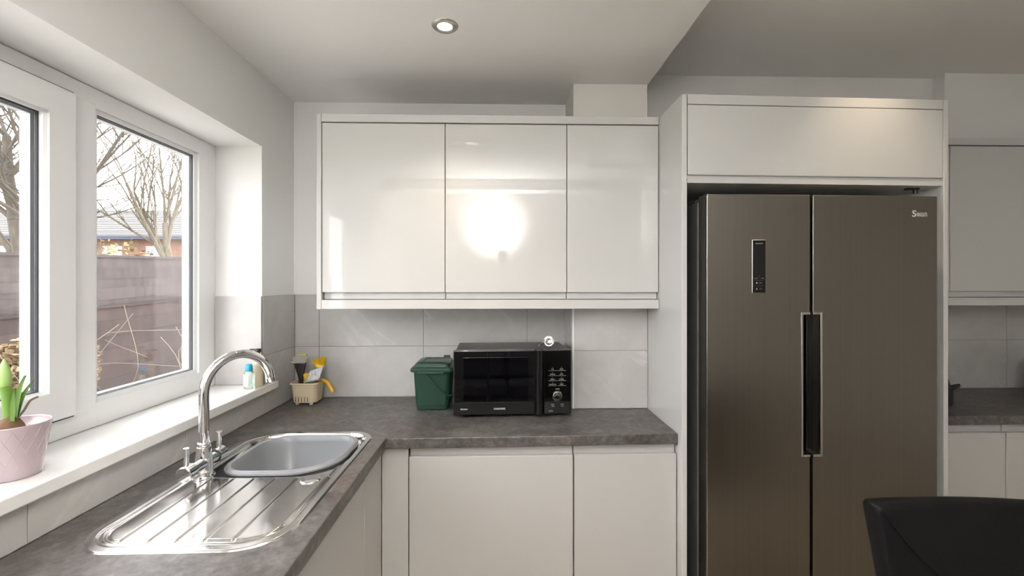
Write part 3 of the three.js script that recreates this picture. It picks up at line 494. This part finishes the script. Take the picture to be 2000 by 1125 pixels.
{ // sink tidy and what stands in it
  const tx = -0.892, tz = -2.126, G = 'washing up tools in the beige pot';
  const o = thing('sink_tidy', 'beige slotted plastic pot of brushes in the worktop corner', 'pot', [tx, TOP, tz]);
  const q = (k, r = 0.022) => rrect(-0.053 - k, 0.053 + k, -0.046 - k, 0.046 + k, r, 6);
  part('pot_body', loft([ring(q(-0.006), 0.008), ring(q(-0.0005), 0.012), ring(q(0.0015), 0.03), ring(q(0.006), 0.092), ring(q(0.0115), 0.0935), ring(q(0.0125), 0.097), ring(q(0.0115), 0.1005), ring(q(0.005), 0.1005), ring(q(0.002), 0.09), ring(q(-0.004), 0.02), ring(q(-0.01), 0.014)].map((r) => r.slice().reverse()), true, true), M.beige, o);
  for (let i = 0; i < 5; i++) part('slot', bx(-0.036 + i * 0.0135, -0.0345 + i * 0.0135, 0.016, 0.040 - Math.abs(i - 2) * 0.001, 0.0455, 0.0495, 0), M.dark, o);
  for (const x of [-0.034, 0.028]) for (const z of [-0.03, 0.03]) part('foot', lathe([[0, 0], [0.008, 0], [0.0085, 0.0095], [0, 0.0095]], 12).translate(x, 0, z), M.white, o);
  const y0 = TOP + 0.02;
  // black-handled brush
  const b1 = thing('dish_brush', 'dish brush with black flared handle and white bristles in the beige pot', 'brush', [tx - 0.022, y0, tz + 0.012], 0, G);
  const hr = [[0.009, 0.0], [0.009, 0.07], [0.0105, 0.10], [0.020, 0.135], [0.028, 0.165], [0.028, 0.168]].map(([k, y]) => ring(rrect(-k - y * 0.05, k - y * 0.05, -0.007, 0.007, 0.005, 4), y).reverse());
  part('handle', loft(hr, true, true), M.brownBlack, b1);
  const br = []; for (let i = 0; i < 160; i++) { const a = rr(-1, 1), z = rr(-0.010, 0.010), t = rr(0.024, 0.034); br.push(rod(V(a * 0.024 - 0.008, 0.166, z), V(a * 0.034 - 0.004 + rr(-0.003, 0.003), 0.166 + t, z * 1.5), 0.0011, 0.0009, 4)); }
  const bs = part('bristles', br, M.whiteBristle, b1); bs.userData.kind = 'stuff';
  part('cap', bx(-0.028, 0.016, 0.196, 0.206, -0.022, -0.006, 0.004, 2), M.lime, b1, 'lime green back of the head');
  part('hook', bx(-0.048, -0.026, 0.166, 0.173, -0.004, 0.006, 0.003, 2), M.whiteBristle, b1);
  // yellow brush
  const b2 = thing('dish_brush', 'round yellow dish brush standing tallest on the right of the beige pot', 'brush', [tx + 0.028, y0, tz - 0.014], 0, G);
  part('handle', rod(V(-0.012, 0.0, 0.0), V(0.022, 0.138, 0.004), 0.006, 0.008, 12), M.yellow, b2);
  part('head', new THREE.SphereGeometry(0.024, 24, 14).scale(1, 0.62, 0.7).rotateZ(-0.25).translate(0.026, 0.148, 0.008), M.yellow, b2);
  const b2r = []; for (let i = 0; i < 220; i++) { const a = rr(-1, 1), z = rr(-0.012, 0.012); b2r.push(rod(V(0.026 + a * 0.019, 0.157, 0.008 + z), V(0.021 + a * 0.031, 0.181 + 0.006 * (1 - a * a) + a * 0.006 + rr(-0.002, 0.002), 0.008 + z * 1.4), 0.0012, 0.001, 4)); }
  part('bristles', b2r, M.yellow, b2).userData.kind = 'stuff';
  // small yellow brush head low in the pot
  const b3 = thing('scrubbing_brush', 'small orange scrubber with green bristles low in the beige pot', 'brush', [tx + 0.004, y0, tz + 0.018], 0, G);
  part('head', loft([ring(rrect(-0.010, 0.014, -0.008, 0.008, 0.006, 4), 0.088), ring(rrect(-0.017, 0.019, -0.011, 0.011, 0.007, 4), 0.112), ring(rrect(-0.015, 0.017, -0.009, 0.009, 0.006, 4), 0.119)].map((r) => r.reverse()), true, true), M.orange, b3);
  part('stem', rod(V(0.002, 0, 0), V(0.002, 0.09, 0), 0.006, 0.008, 10), M.orange, b3);
  const b3r = []; for (let i = 0; i < 50; i++) b3r.push(rod(V(rr(-0.008, 0.012), 0.098, 0.009), V(rr(-0.012, 0.016), rr(0.078, 0.086), 0.016), 0.001, 0.0008, 4));
  part('bristles', b3r, M.lime, b3).userData.kind = 'stuff';
  // silver scouring pad
  const p = thing('scouring_pad', 'silver mesh scouring pad leaning over the rim of the beige pot', 'scourer', [tx + 0.046, TOP + 0.101, tz + 0.040], 0, G);
  const pg = new RoundedBoxGeometry(0.066, 0.056, 0.016, 3, 0.006); { const a = pg.attributes.position; for (let i = 0; i < a.count; i++) { const x = a.getX(i), y = a.getY(i); a.setXYZ(i, x + y * 0.42, y + x * 0.12 + (x > 0.02 && y > 0.01 ? 0.008 : 0), a.getZ(i) * (1 + 8 * Math.abs(x) * 0.3)); } pg.computeVertexNormals(); }
  metricUV(pg, 5); part('pad', pg.rotateZ(0.1).rotateX(-0.25).translate(0.004, 0.034, 0.0), M.scour, p);
  // orange handle poking out to the right
  const h = thing('peeler_handle', 'orange handled tool sticking out sideways from the beige pot', 'tool', [tx + 0.062, TOP + 0.095, tz + 0.005], 0, G);
  part('handle', [tube([V(0.012, 0.010, 0.0), V(0.030, 0.002, 0.004), V(0.044, -0.018, 0.006), V(0.056, -0.038, 0.006)], 0.0085, 24, 12), new THREE.SphereGeometry(0.0085, 14, 10).translate(0.056, -0.038, 0.006)], M.orange, h);
  part('blade', bx(-0.03, 0.014, 0.0065, 0.0145, -0.004, 0.004, 0.002), M.yellow, h);
}

// ------------------------------------------------------------------ things on the sill
{
  const b = thing('hand_gel_bottle', 'small clear gel bottle with turquoise cap on the window sill', 'bottle', [-1.014, 1.036, -1.858]);
  const clear = P({ color: rgb(0.80, 0.95, 0.86), transmission: 0.85, roughness: 0.08, thickness: 0.02, ior: 1.4 });
  const e = (k) => rrect(-0.020 - k, 0.020 + k, -0.013 - k, 0.013 + k, 0.011, 6);
  part('bottle_body', loft([ring(e(-0.003), 0), ring(e(0), 0.004), ring(e(0), 0.062), ring(e(-0.003), 0.070), ring(e(-0.0095).map(([x, z]) => [x, z]), 0.076)].map((r) => r.reverse()), true, true), clear, b);
  part('cap', lathe([[0, 0.076], [0.0125, 0.076], [0.013, 0.078], [0.0118, 0.097], [0.009, 0.101], [0, 0.101]], 28), S({ color: rgb(0.01, 0.36, 0.62), roughness: 0.35 }), b, 'turquoise cap');
  part('label', bx(-0.016, 0.003, 0.014, 0.062, 0.0132, 0.0140, 0.0003), S({ map: canvasTex(96, 240, (c) => { c.fillStyle = '#f1eff2'; c.fillRect(0, 0, 96, 240); c.fillStyle = '#b5365a'; c.beginPath(); c.arc(56, 58, 12, 0, 7); c.fill(); c.fillStyle = '#8c7fa8'; c.fillRect(20, 110, 46, 8); c.fillRect(20, 128, 32, 8); c.fillStyle = '#555'; for (let i = 0; i < 5; i++) c.fillRect(18 + i * 12, 190, 6, 26); }), roughness: 0.5 }), b, 'white printed label');
  const p = thing('soap_dispenser', 'pale soap bottle with black pump behind the tap on the sill', 'bottle', [-1.004, 1.036, -1.906]);
  part('bottle_body', lathe([[0, 0], [0.018, 0], [0.0195, 0.003], [0.0195, 0.092], [0.016, 0.102], [0.009, 0.106], [0.009, 0.110], [0, 0.110]], 32), P({ color: rgb(0.72, 0.62, 0.46), roughness: 0.2, transmission: 0.35, thickness: 0.03, ior: 1.4 }), p);
  part('pump', [lathe([[0, 0.110], [0.0135, 0.110], [0.0135, 0.132], [0.008, 0.134], [0.007, 0.142], [0.0125, 0.143], [0.0125, 0.156], [0, 0.157]], 24), bx(-0.034, 0.0, 0.150, 0.156, -0.004, 0.004, 0.002)], M.blackSatin, p, 'black pump');
}
{ // pot plant
  const o = thing('potted_bulb', 'lilac patterned pot with a sprouting bulb on the window sill', 'plant pot', [-1.079, 1.036, -1.032]);
  part('pot', lathe([[0, 0.0], [0.044, 0], [0.0465, 0.003], [0.0615, 0.113], [0.0625, 0.116], [0.0612, 0.118], [0.0590, 0.116], [0.0565, 0.09], [0, 0.088]], 64), M.pot, o);
  const rid = []; for (let k = 0; k < 16; k++) for (const s of [1, -1]) { const ps = []; for (let i = 0; i <= 8; i++) { const t = i / 8, y = 0.006 + t * 0.105, r = 0.0462 + t * 0.0152, a = k / 16 * Math.PI * 2 + s * t * 0.8; ps.push(V(r * Math.cos(a), y, r * Math.sin(a))); } rid.push(tube(ps, 0.0008, 10, 5)); }
  part('relief', rid, M.pot, o, 'raised lattice pattern');
  part('soil', lathe([[0, 0.098], [0.03, 0.097], [0.0575, 0.094], [0.0575, 0.089]], 28), M.soil, o);
  part('bulb', lathe([[0, 0.092], [0.020, 0.095], [0.024, 0.104], [0.021, 0.114], [0.013, 0.127], [0.009, 0.136], [0, 0.138]], 24).translate(-0.003, 0, 0.002), M.bulb, o);
  part('flower_stem', tube([V(-0.004, 0.125, 0.004), V(-0.006, 0.155, 0.004), V(-0.008, 0.185, 0.006), V(-0.010, 0.2, 0.008)], 0.0095, 24, 14), M.stem, o);
  const bud = lathe([[0, -0.004], [0.009, 0], [0.0125, 0.016], [0.0135, 0.03], [0.010, 0.046], [0.005, 0.060], [0, 0.068]], 20).scale(1, 1, 0.8).rotateZ(0.13).rotateX(-0.10).translate(-0.010, 0.192, 0.007);
  part('bud', bud, M.bud, o);
  const leaf = (x, z, dx, dz, h, w) => { const pos = [], idx = []; for (let i = 0; i <= 10; i++) { const t = i / 10, ww = w * Math.sin(Math.PI * Math.min(0.98, 0.25 + 0.75 * t)) ** 0.7; const cx = x + dx * t * t, cz = z + dz * t * t, y = 0.122 + h * t; for (const k of [-1, 0, 1]) pos.push(cx + k * ww, y, cz + (k ? 0.003 : -0.002)); }
    for (let i = 0; i < 10; i++) for (let k = 0; k < 2; k++) { const a = i * 3 + k; idx.push(a, a + 1, a + 3, a + 1, a + 4, a + 3); } const g = new THREE.BufferGeometry(); g.setAttribute('position', new THREE.Float32BufferAttribute(pos, 3)); g.setIndex(idx); g.computeVertexNormals(); return g; };
  const lm = S({ color: rgb(0.17, 0.30, 0.07), roughness: 0.45, side: THREE.DoubleSide });
  part('leaf', leaf(0.010, 0.004, 0.018, -0.004, 0.10, 0.008), lm, o); part('leaf', leaf(0.006, -0.004, 0.022, -0.014, 0.085, 0.007), lm, o); part('leaf', leaf(0.012, 0.010, 0.008, 0.004, 0.075, 0.006), lm, o);
  part('dry_sheath', tube([V(0.014, 0.128, 0.004), V(0.024, 0.145, 0.0), V(0.032, 0.165, -0.006), V(0.044, 0.172, -0.010)], 0.0022, 20, 6), M.twig, o, 'dry brown sheath');
}

// ------------------------------------------------------------------ things on the shaded worktop
{
  const k = thing('coffee_pot', 'black pot with a spout peeping out behind the fridge side panel', 'pot', [2.03, TOP, -2.06]);
  part('pot_body', lathe([[0, 0], [0.055, 0], [0.06, 0.005], [0.058, 0.06], [0.046, 0.10], [0.044, 0.105], [0, 0.105]], 32), M.blackSatin, k);
  part('lid', lathe([[0, 0.105], [0.046, 0.105], [0.040, 0.118], [0.010, 0.126], [0.010, 0.136], [0, 0.138]], 28), M.blackSatin, k);
  part('spout', rod(V(0.040, 0.060, 0.01), V(0.098, 0.082, 0.014), 0.016, 0.007, 14), M.blackSatin, k);
  const t = thing('toaster', 'black toaster just beyond the right edge on the shaded worktop', 'toaster', [2.765, TOP, -2.13]);
  part('toaster_body', bx(-0.13, 0.13, 0.012, 0.19, -0.08, 0.08, 0.025, 4), M.blackSatin, t);
  part('lever', bx(-0.155, -0.128, 0.150, 0.166, -0.02, 0.02, 0.006, 2), M.blackSatin, t);
  for (const x of [-0.1, 0.1]) for (const z of [-0.06, 0.06]) part('foot', lathe([[0, 0], [0.01, 0], [0.01, 0.013], [0, 0.013]], 12).translate(x, 0, z), M.blackSatin, t);
}

// ------------------------------------------------------------------ black leather chair
{
  const o = thing('leather_chair', 'black leather chair with curved back in front of the fridge', 'chair', [1.022, 0, -0.765], -0.07);
  const nu = 48, nv = 24, H0 = 0.42, H1 = 0.978;
  // back shell: centre surface bows away from the seat, thick pad with rounded edges
  const mid = (u, v) => { const half = 0.168 + 0.052 * v, a = u * 0.62, y = H0 + (H1 - H0) * v + 0.006 * (1 - u * u) * v; return V(half * Math.sin(a) / Math.sin(0.62), y, -0.13 - 0.08 * v - 0.010 * (Math.cos(a) - Math.cos(0.62)) / (1 - Math.cos(0.62)) * (0.7 + 0.3 * v)); };
  const nrm = (u, v) => { const e = 1e-3, a = mid(u + e, v).sub(mid(u - e, v)), b = mid(u, v + e).sub(mid(u, v - e)); return a.cross(b).normalize(); };
  const th = (u, v) => 0.026 * Math.pow(Math.max(0, 1 - Math.abs(u) ** 40), 0.5) * Math.pow(Math.max(0, 1 - Math.abs(2 * v - 1) ** 50), 0.5);
  const pos = [], idx = [], uv = [];
  for (const s of [1, -1]) for (let j = 0; j <= nv; j++) for (let i = 0; i <= nu; i++) { const u = Math.sin((i / nu * 2 - 1) * Math.PI / 2), v = 0.5 + 0.5 * Math.sin((j / nv * 2 - 1) * Math.PI / 2), p = mid(u, v).addScaledVector(nrm(u, v), s * th(u, v)); pos.push(p.x, p.y, p.z); uv.push(u * 2, v * 4); }
  const K = (nu + 1) * (nv + 1); for (let j = 0; j < nv; j++) for (let i = 0; i < nu; i++) { const a = j * (nu + 1) + i, b = a + 1, c = a + nu + 1, d = c + 1; idx.push(a, b, c, b, d, c, a + K, c + K, b + K, b + K, c + K, d + K); }
  const g = new THREE.BufferGeometry(); g.setAttribute('position', new THREE.Float32BufferAttribute(pos, 3)); g.setAttribute('uv', new THREE.Float32BufferAttribute(uv, 2)); g.setIndex(idx); g.computeVertexNormals();
  const bk = part('backrest', g, M.leather, o);
  const seam = [], edge = []; for (let i = 0; i <= 30; i++) { const t = i / 30, u = -0.93 + 1.86 * t, v = 0.965 - 0.30 * (1 - ((t - 0.5) * 2) ** 2); seam.push(mid(u, v).addScaledVector(nrm(u, v), th(u, v) + 0.0002)); }
  part('seam', tube(seam, 0.0022, 60, 8), M.leather, bk);
  for (const s of [-1, 1]) { const e = []; for (let i = 0; i <= 20; i++) { const v = 0.03 + 0.94 * i / 20, u = s * 0.955; e.push(mid(u, v).addScaledVector(nrm(u, v), th(u, v))); } part('piping', tube(e, 0.0018, 40, 6), M.leather, bk); }
  part('seat', bx(-0.22, 0.22, 0.42, 0.50, -0.14, 0.30, 0.03, 4), M.leather, o);
  for (const x of [-0.18, 0.18]) for (const z of [-0.10, 0.26]) part('leg', rod(V(x * 1.06, 0, z), V(x, 0.43, z), 0.014, 0.018, 14), M.blackSatin, o);
}

// ------------------------------------------------------------------ downlights
function downlight(x, z, y, label, power) {
  const o = thing('downlight', label, 'downlight', [x, y, z], 0, 'recessed ceiling downlights');
  part('bezel', lathe([[0.026, -0.004], [0.030, -0.0065], [0.040, -0.006], [0.0455, -0.002], [0.0455, 0.0]], 48), M.lampRing, o, 'brushed metal ring');
  part('lamp_face', new THREE.CylinderGeometry(0.026, 0.026, 0.003, 36).translate(0, -0.0018, 0), M.lamp, o, 'glowing lamp');
  const l = new THREE.SpotLight(WARM, power, 0, 0.75, 0.7, 2); l.position.set(0, -0.012, 0); l.target.position.set(0, -1, 0); l.castShadow = true; l.shadow.radius = 1.2; l.name = 'downlight_beam'; o.add(l); o.add(l.target);
  return o;
}
downlight(-0.190, -1.562, CEIL, 'lit round downlight in the ceiling above the worktop', DOWN_POWER);
downlight(-0.182, -0.850, CEIL, 'lit downlight mirrored upper in the middle wall cabinet door', DOWN_POWER);
downlight(-0.180, -0.180, CEIL, 'lit downlight mirrored lower in the middle wall cabinet door', DOWN_POWER);
downlight(1.36, -1.47, HIGH, 'lit downlight in the high ceiling just in front of the fridge', DOWN_POWER * 0.9);
downlight(2.45, 0.40, HIGH, 'lit downlight in the high ceiling towards the right wall', DOWN_POWER);

// ------------------------------------------------------------------ the photographer's flash, on a stand behind the camera, turned to the wall behind
{
  const o = thing('flash_stand', 'flash on a light stand behind the camera, mirrored in the cabinet doors', 'flash', [0.02, 0, 0.22]);
  part('pole', rod(V(0, 0.28, 0), V(0, 1.66, 0), 0.011, 0.008, 12), M.blackSatin, o);
  for (let k = 0; k < 3; k++) { const a = k * 2.094 + 0.5; part('leg', rod(V(0, 0.5, 0), V(0.34 * Math.cos(a), 0.008, 0.34 * Math.sin(a)), 0.008, 0.008, 8), M.blackSatin, o); }
  const h = part('flash_head', bx(-0.038, 0.038, 1.68, 1.745, -0.06, 0.06, 0.008, 2), M.blackSatin, o);
  part('flash_mount', bx(-0.03, 0.03, 1.65, 1.685, -0.02, 0.02, 0.004), M.blackSatin, o);
  part('flash_lens', bx(-0.032, 0.032, 1.688, 1.737, 0.0602, 0.0635, 0.001), M.lamp, o);
  const l = new THREE.SpotLight(rgb(1, 0.985, 0.97), FLASH_POWER, 0, 0.42, 1, 2); l.position.set(0, 1.713, 0.075); l.target.position.set(-0.08, 2.10, 1.03); l.castShadow = true; l.shadow.radius = 1.5; l.name = 'flash_beam'; o.add(l); o.add(l.target);
  part('added_diffuser', lathe([[0, 0.022], [0.012, 0.020], [0.022, 0.012], [0.026, 0]], 24).translate(0, 1.7455, 0), M.lamp, o, 'white dome added to spill light up onto the ceiling');  // glowing dome added to carry the upward light for the ceiling
  const u = new THREE.SpotLight(rgb(1, 0.985, 0.97), SPILL_POWER, 0, 1.36, 0.3, 2); u.position.set(0, 1.775, 0); u.target.position.set(0, 2.775, 0.12); u.castShadow = true; u.shadow.radius = 1.5; u.name = 'flash_spill'; o.add(u); o.add(u.target);
}

{ // unseen dark sofa, added to darken what the microwave and fridge mirror
  const o = thing('sofa', 'dark grey sofa added behind the camera to darken the microwave reflection', 'sofa', [0.25, 0, 0.92]);
  const f = S({ color: rgb(0.035, 0.033, 0.034), roughness: 0.95 });
  part('sofa_frame', bx(-0.86, 0.86, 0.08, 0.32, -0.12, 0.31, 0.03, 3), f, o);
  for (const x of [-0.36, 0.36]) { part('seat_cushion', bx(x - 0.355, x + 0.355, 0.32, 0.46, -0.13, 0.16, 0.04, 4), f, o); part('back_cushion', bx(x - 0.355, x + 0.355, 0.46, 0.86, 0.10, 0.24, 0.05, 4), f, o); }
  for (const x of [-0.79, 0.79]) part('arm', bx(x - 0.075, x + 0.075, 0.32, 0.62, -0.12, 0.30, 0.04, 4), f, o);
  part('sofa_back', bx(-0.72, 0.72, 0.32, 0.78, 0.24, 0.31, 0.03, 3), f, o);
  for (const x of [-0.78, 0.78]) for (const z of [-0.06, 0.25]) part('leg', rod(V(x, 0, z), V(x, 0.085, z), 0.02, 0.025, 12), M.blackSatin, o);
}

// ------------------------------------------------------------------ outside
struct('ground', bx(-60, -4.0, -0.5, 0.0, -60, 20, 0), M.grass, 'garden ground beyond the fence', 'ground');
struct('bounce_paving', bx(-4.0, -1.27, -0.5, 0.02, -14, 8, 0), S({ color: rgb(0.46, 0.44, 0.40), roughness: 0.9 }), 'unseen pale paving added by the house to bounce sky light indoors', 'paving');  // out of view; added as a pale reflector to brighten the ceiling
{
  const fx = -4.0, rise = (z) => 1.685 + 0.039 * (-3.73 - z);
  const o = thing('garden_fence', 'weathered brown timber fence outside the window', 'fence', [fx, 0, -5]);
  const span = 1.86; let n = 0;
  for (let p = 0; p < 6; p++) {
    const z0 = -0.68 - p * span, z1 = z0 - span, tilt = 0.039;
    const board = (y0, y1, x, mat, t = 0.018) => { const g = new THREE.BoxGeometry(t, y1 - y0, span - 0.07); const cz = (z0 + z1) / 2; g.rotateX(tilt); metricUV(g, 1.1, n * 0.13, n * 0.29, true); n++; g.translate(x - fx, (y0 + y1) / 2, cz + 5); part('board', g, mat, o); };
    const top = rise((z0 + z1) / 2);
    for (let i = 0; i < 5; i++) board(top - 0.105 * (i + 1) + 0.0, top - 0.105 * i + 0.012, fx + (i % 2 ? 0.004 : 0) + 0.012 * 0, M.fenceHigh[(i * 2 + p) % 3]);
    for (let i = 0; i < 8; i++) board(top - 0.49 - 0.148 * (i + 1), top - 0.49 - 0.148 * i + 0.006, fx + 0.03 + (i % 2) * 0.006, M.fenceLow[(i + p) % 3], 0.03);
    part('capping', new THREE.BoxGeometry(0.06, 0.025, span - 0.06).rotateX(tilt).translate(0, top + 0.02, (z0 + z1) / 2 + 5), M.fenceHigh[1], o);
    part('rail', new THREE.BoxGeometry(0.04, 0.02, span - 0.06).rotateX(tilt).translate(0.045, top - 0.492, (z0 + z1) / 2 + 5), M.fenceLow[1], o);
    part('post', bx(-0.04, 0.035, 0, rise(z1) + 0.03, z1 + 5 - 0.04, z1 + 5 + 0.04, 0.003), M.fenceLow[1], o);
  }
}
function tree(label, x, z, h, r, mat, lean, depth, spread, firstFork, up = 0.55) {
  const o = thing('bare_tree', label, 'tree', [x, 0, z], 0, 'bare trees beyond the fence'), trunk = [], limbs = [], twigs = [];
  const grow = (p, d, len, rad, lev) => {
    let q = p.clone(), dir = d.clone(); const seg = lev ? 3 : 5, bucket = lev === 0 ? trunk : lev < 3 ? limbs : twigs, kids = [];
    for (let i = 0; i < seg; i++) { const nx = q.clone().addScaledVector(dir, len / seg), r0 = rad * (1 - 0.55 * i / seg), r1 = rad * (1 - 0.55 * (i + 1) / seg); bucket.push(rod(q, nx, r0, r1, lev ? 5 : 8)); q = nx; kids.push([q.clone(), r1, i]); dir.add(V(rr(-0.16, 0.16), rr(-0.05, 0.12), rr(-0.16, 0.16))).normalize(); }
    if (lev >= depth) return;
    for (const [k, kr, i] of kids) { if (!lev && (i + 1) / seg < firstFork) continue; const c = i === seg - 1 ? 2 : lev < 3 ? 2 : 1; for (let j = 0; j < c; j++) { const nd = dir.clone().add(V(rr(-spread, spread), rr(-0.25, up), rr(-spread, spread))).normalize(); grow(k, nd, len * rr(0.52, 0.74), Math.max(kr * rr(0.5, 0.7), 0.0045), lev + 1); } }
  };
  grow(V(0, 0, 0), V(lean, 1, 0).normalize(), h, r, 0);
  part('trunk', trunk, mat, o); part('limbs', limbs, mat, o); part('twigs', twigs, mat, o).userData.kind = 'stuff';
}
tree('tall bare tree with a straight trunk behind the opening casement', -9.55, -9.2, 4.6, 0.15, M.bark, 0.02, 4, 1.0, 0.35);
tree('second bare tree close to the casement edge, leaning slightly', -8.4, -8.55, 4.2, 0.09, M.bark, -0.05, 4, 1.0, 0.45);
tree('bare tree behind the mullion throwing long branches across the sky', -7.9, -8.6, 3.7, 0.11, M.bark, 0.06, 4, 1.25, 0.45, 0.35);
tree('pale bare tree standing before the brick house at the right of the window', -7.6, -10.75, 2.9, 0.125, M.barkPale, -0.02, 4, 0.75, 0.5, 0.9);
{
  const o = thing('brick_house', 'low brick house with grey tiled roof beyond the fence', 'house', [-24, 0, -26]);
  const part2 = (n, g, m, p = o) => partW(n, g, m, p);
  const x0 = -42, x1 = -13, zf = -25, eave = 4.0;
  part2('brick_wall', bx(x0, x1, 0, eave, zf - 6, zf, 0), M.brick);
  for (let i = 0; i < 15; i++) { const t = i / 15; part2('roof_row', new THREE.BoxGeometry(x1 - x0 + 0.6, 0.07, 0.42).rotateX(0.30).translate((x0 + x1) / 2, eave + 0.05 + t * 2.05, zf + 0.4 - t * 4.3), M.roof[i & 1]); }
  part2('gutter', bx(x0 - 0.3, x1 + 0.3, eave - 0.16, eave + 0.06, zf + 0.42, zf + 0.56, 0), M.fascia);
  part2('chimney', bx(-17.2, -16.3, 5.5, 7.3, zf - 5, zf - 4.2, 0), M.brick);
  for (const wx of [-31, -27, -24.0, -20.9, -18.6, -16]) { const f = part2('window_frame', bx(wx - 0.5, wx + 0.5, 2.3, 3.5, zf, zf + 0.06, 0), M.white); const g = bx(wx - 0.4, wx + 0.4, 2.4, 3.4, zf + 0.06, zf + 0.075, 0); partW('window_pane', g, M.farGlass, f); }
}
{ // yellowish shrub behind the fence, dry hydrangea in front of it
  const leafy = (c, R, n, size) => { const out = []; for (let i = 0; i < n; i++) { const d = V(rr(-1, 1), rr(-1, 1), rr(-1, 1)); if (d.length() > 1) { continue; } const g = new THREE.PlaneGeometry(size * rr(0.6, 1.3), size * rr(0.6, 1.3)); g.rotateX(rr(0, 6)).rotateY(rr(0, 6)).translate(c.x + d.x * R.x, c.y + d.y * R.y, c.z + d.z * R.z); out.push(g); } return out; };
  const s = thing('garden_shrub', 'yellow green shrub showing above the fence', 'shrub', [-6.7, 0, -7.9]);
  const st = []; for (let i = 0; i < 40; i++) st.push(rod(V(rr(-0.3, 0.3), 0, rr(-0.3, 0.3)), V(rr(-0.9, 0.9), rr(1.6, 2.25), rr(-0.9, 0.9)), 0.012, 0.004, 5));
  part('stems', st, M.twig, s).userData.kind = 'stuff';
  part('foliage', leafy(V(0, 1.45, 0), V(1.0, 0.78, 1.0), 2600, 0.05), M.leafYellow, s).userData.kind = 'stuff';
  const h = thing('dried_hydrangea', 'dead hydrangea with tan flower heads outside the casement', 'shrub', [-2.58, -0.06, -2.55]);
  const hs = []; const heads = [[0.0, 1.15, 0.0], [0.16, 1.10, -0.12], [-0.16, 1.13, 0.06], [0.10, 1.02, 0.16], [-0.05, 1.01, -0.15], [-0.22, 1.04, -0.1], [0.26, 1.03, 0.02], [-0.30, 1.12, 0.18]];
  for (const [x, y, z] of heads) { hs.push(tube([V(x * 0.2, 0, z * 0.2), V(x * 0.6, y * 0.6, z * 0.5), V(x, y, z)], 0.006, 10, 5)); part('flower_head', leafy(V(x, y, z), V(0.10, 0.085, 0.10), 420, 0.030), M.tan, h).userData.kind = 'stuff'; }
  for (let i = 0; i < 20; i++) { const a = V(rr(-0.35, 0.35), rr(0.3, 1.1), rr(-0.45, 0.3)); hs.push(tube([a, a.clone().add(V(rr(-0.2, 0.2), rr(0.05, 0.25), rr(-0.2, 0.2))), a.clone().add(V(rr(-0.45, 0.45), rr(0.1, 0.55), rr(-0.45, 0.45)))], 0.0018, 10, 4)); }
  part('stems', hs, M.twig, h).userData.kind = 'stuff';
  const t = thing('dry_twigs', 'few pale dry twigs outside the fixed window pane', 'twigs', [-2.3, 0, -3.35]);
  const ts = []; for (let i = 0; i < 7; i++) ts.push(tube([V(0.1, 0, 0.0), V(0.06 + rr(-0.03, 0.03), 0.7, rr(-0.05, 0.05)), V(rr(-0.1, 0.1), rr(0.95, 1.05), rr(-0.1, 0.1)), V(rr(-0.22, 0.2), rr(1.05, 1.2), rr(-0.2, 0.2))], 0.0014, 14, 5));
  part('twig_sprays', ts, S({ color: rgb(0.28, 0.24, 0.19), roughness: 0.9 }), t);
}
renderer.render(scene, camera);
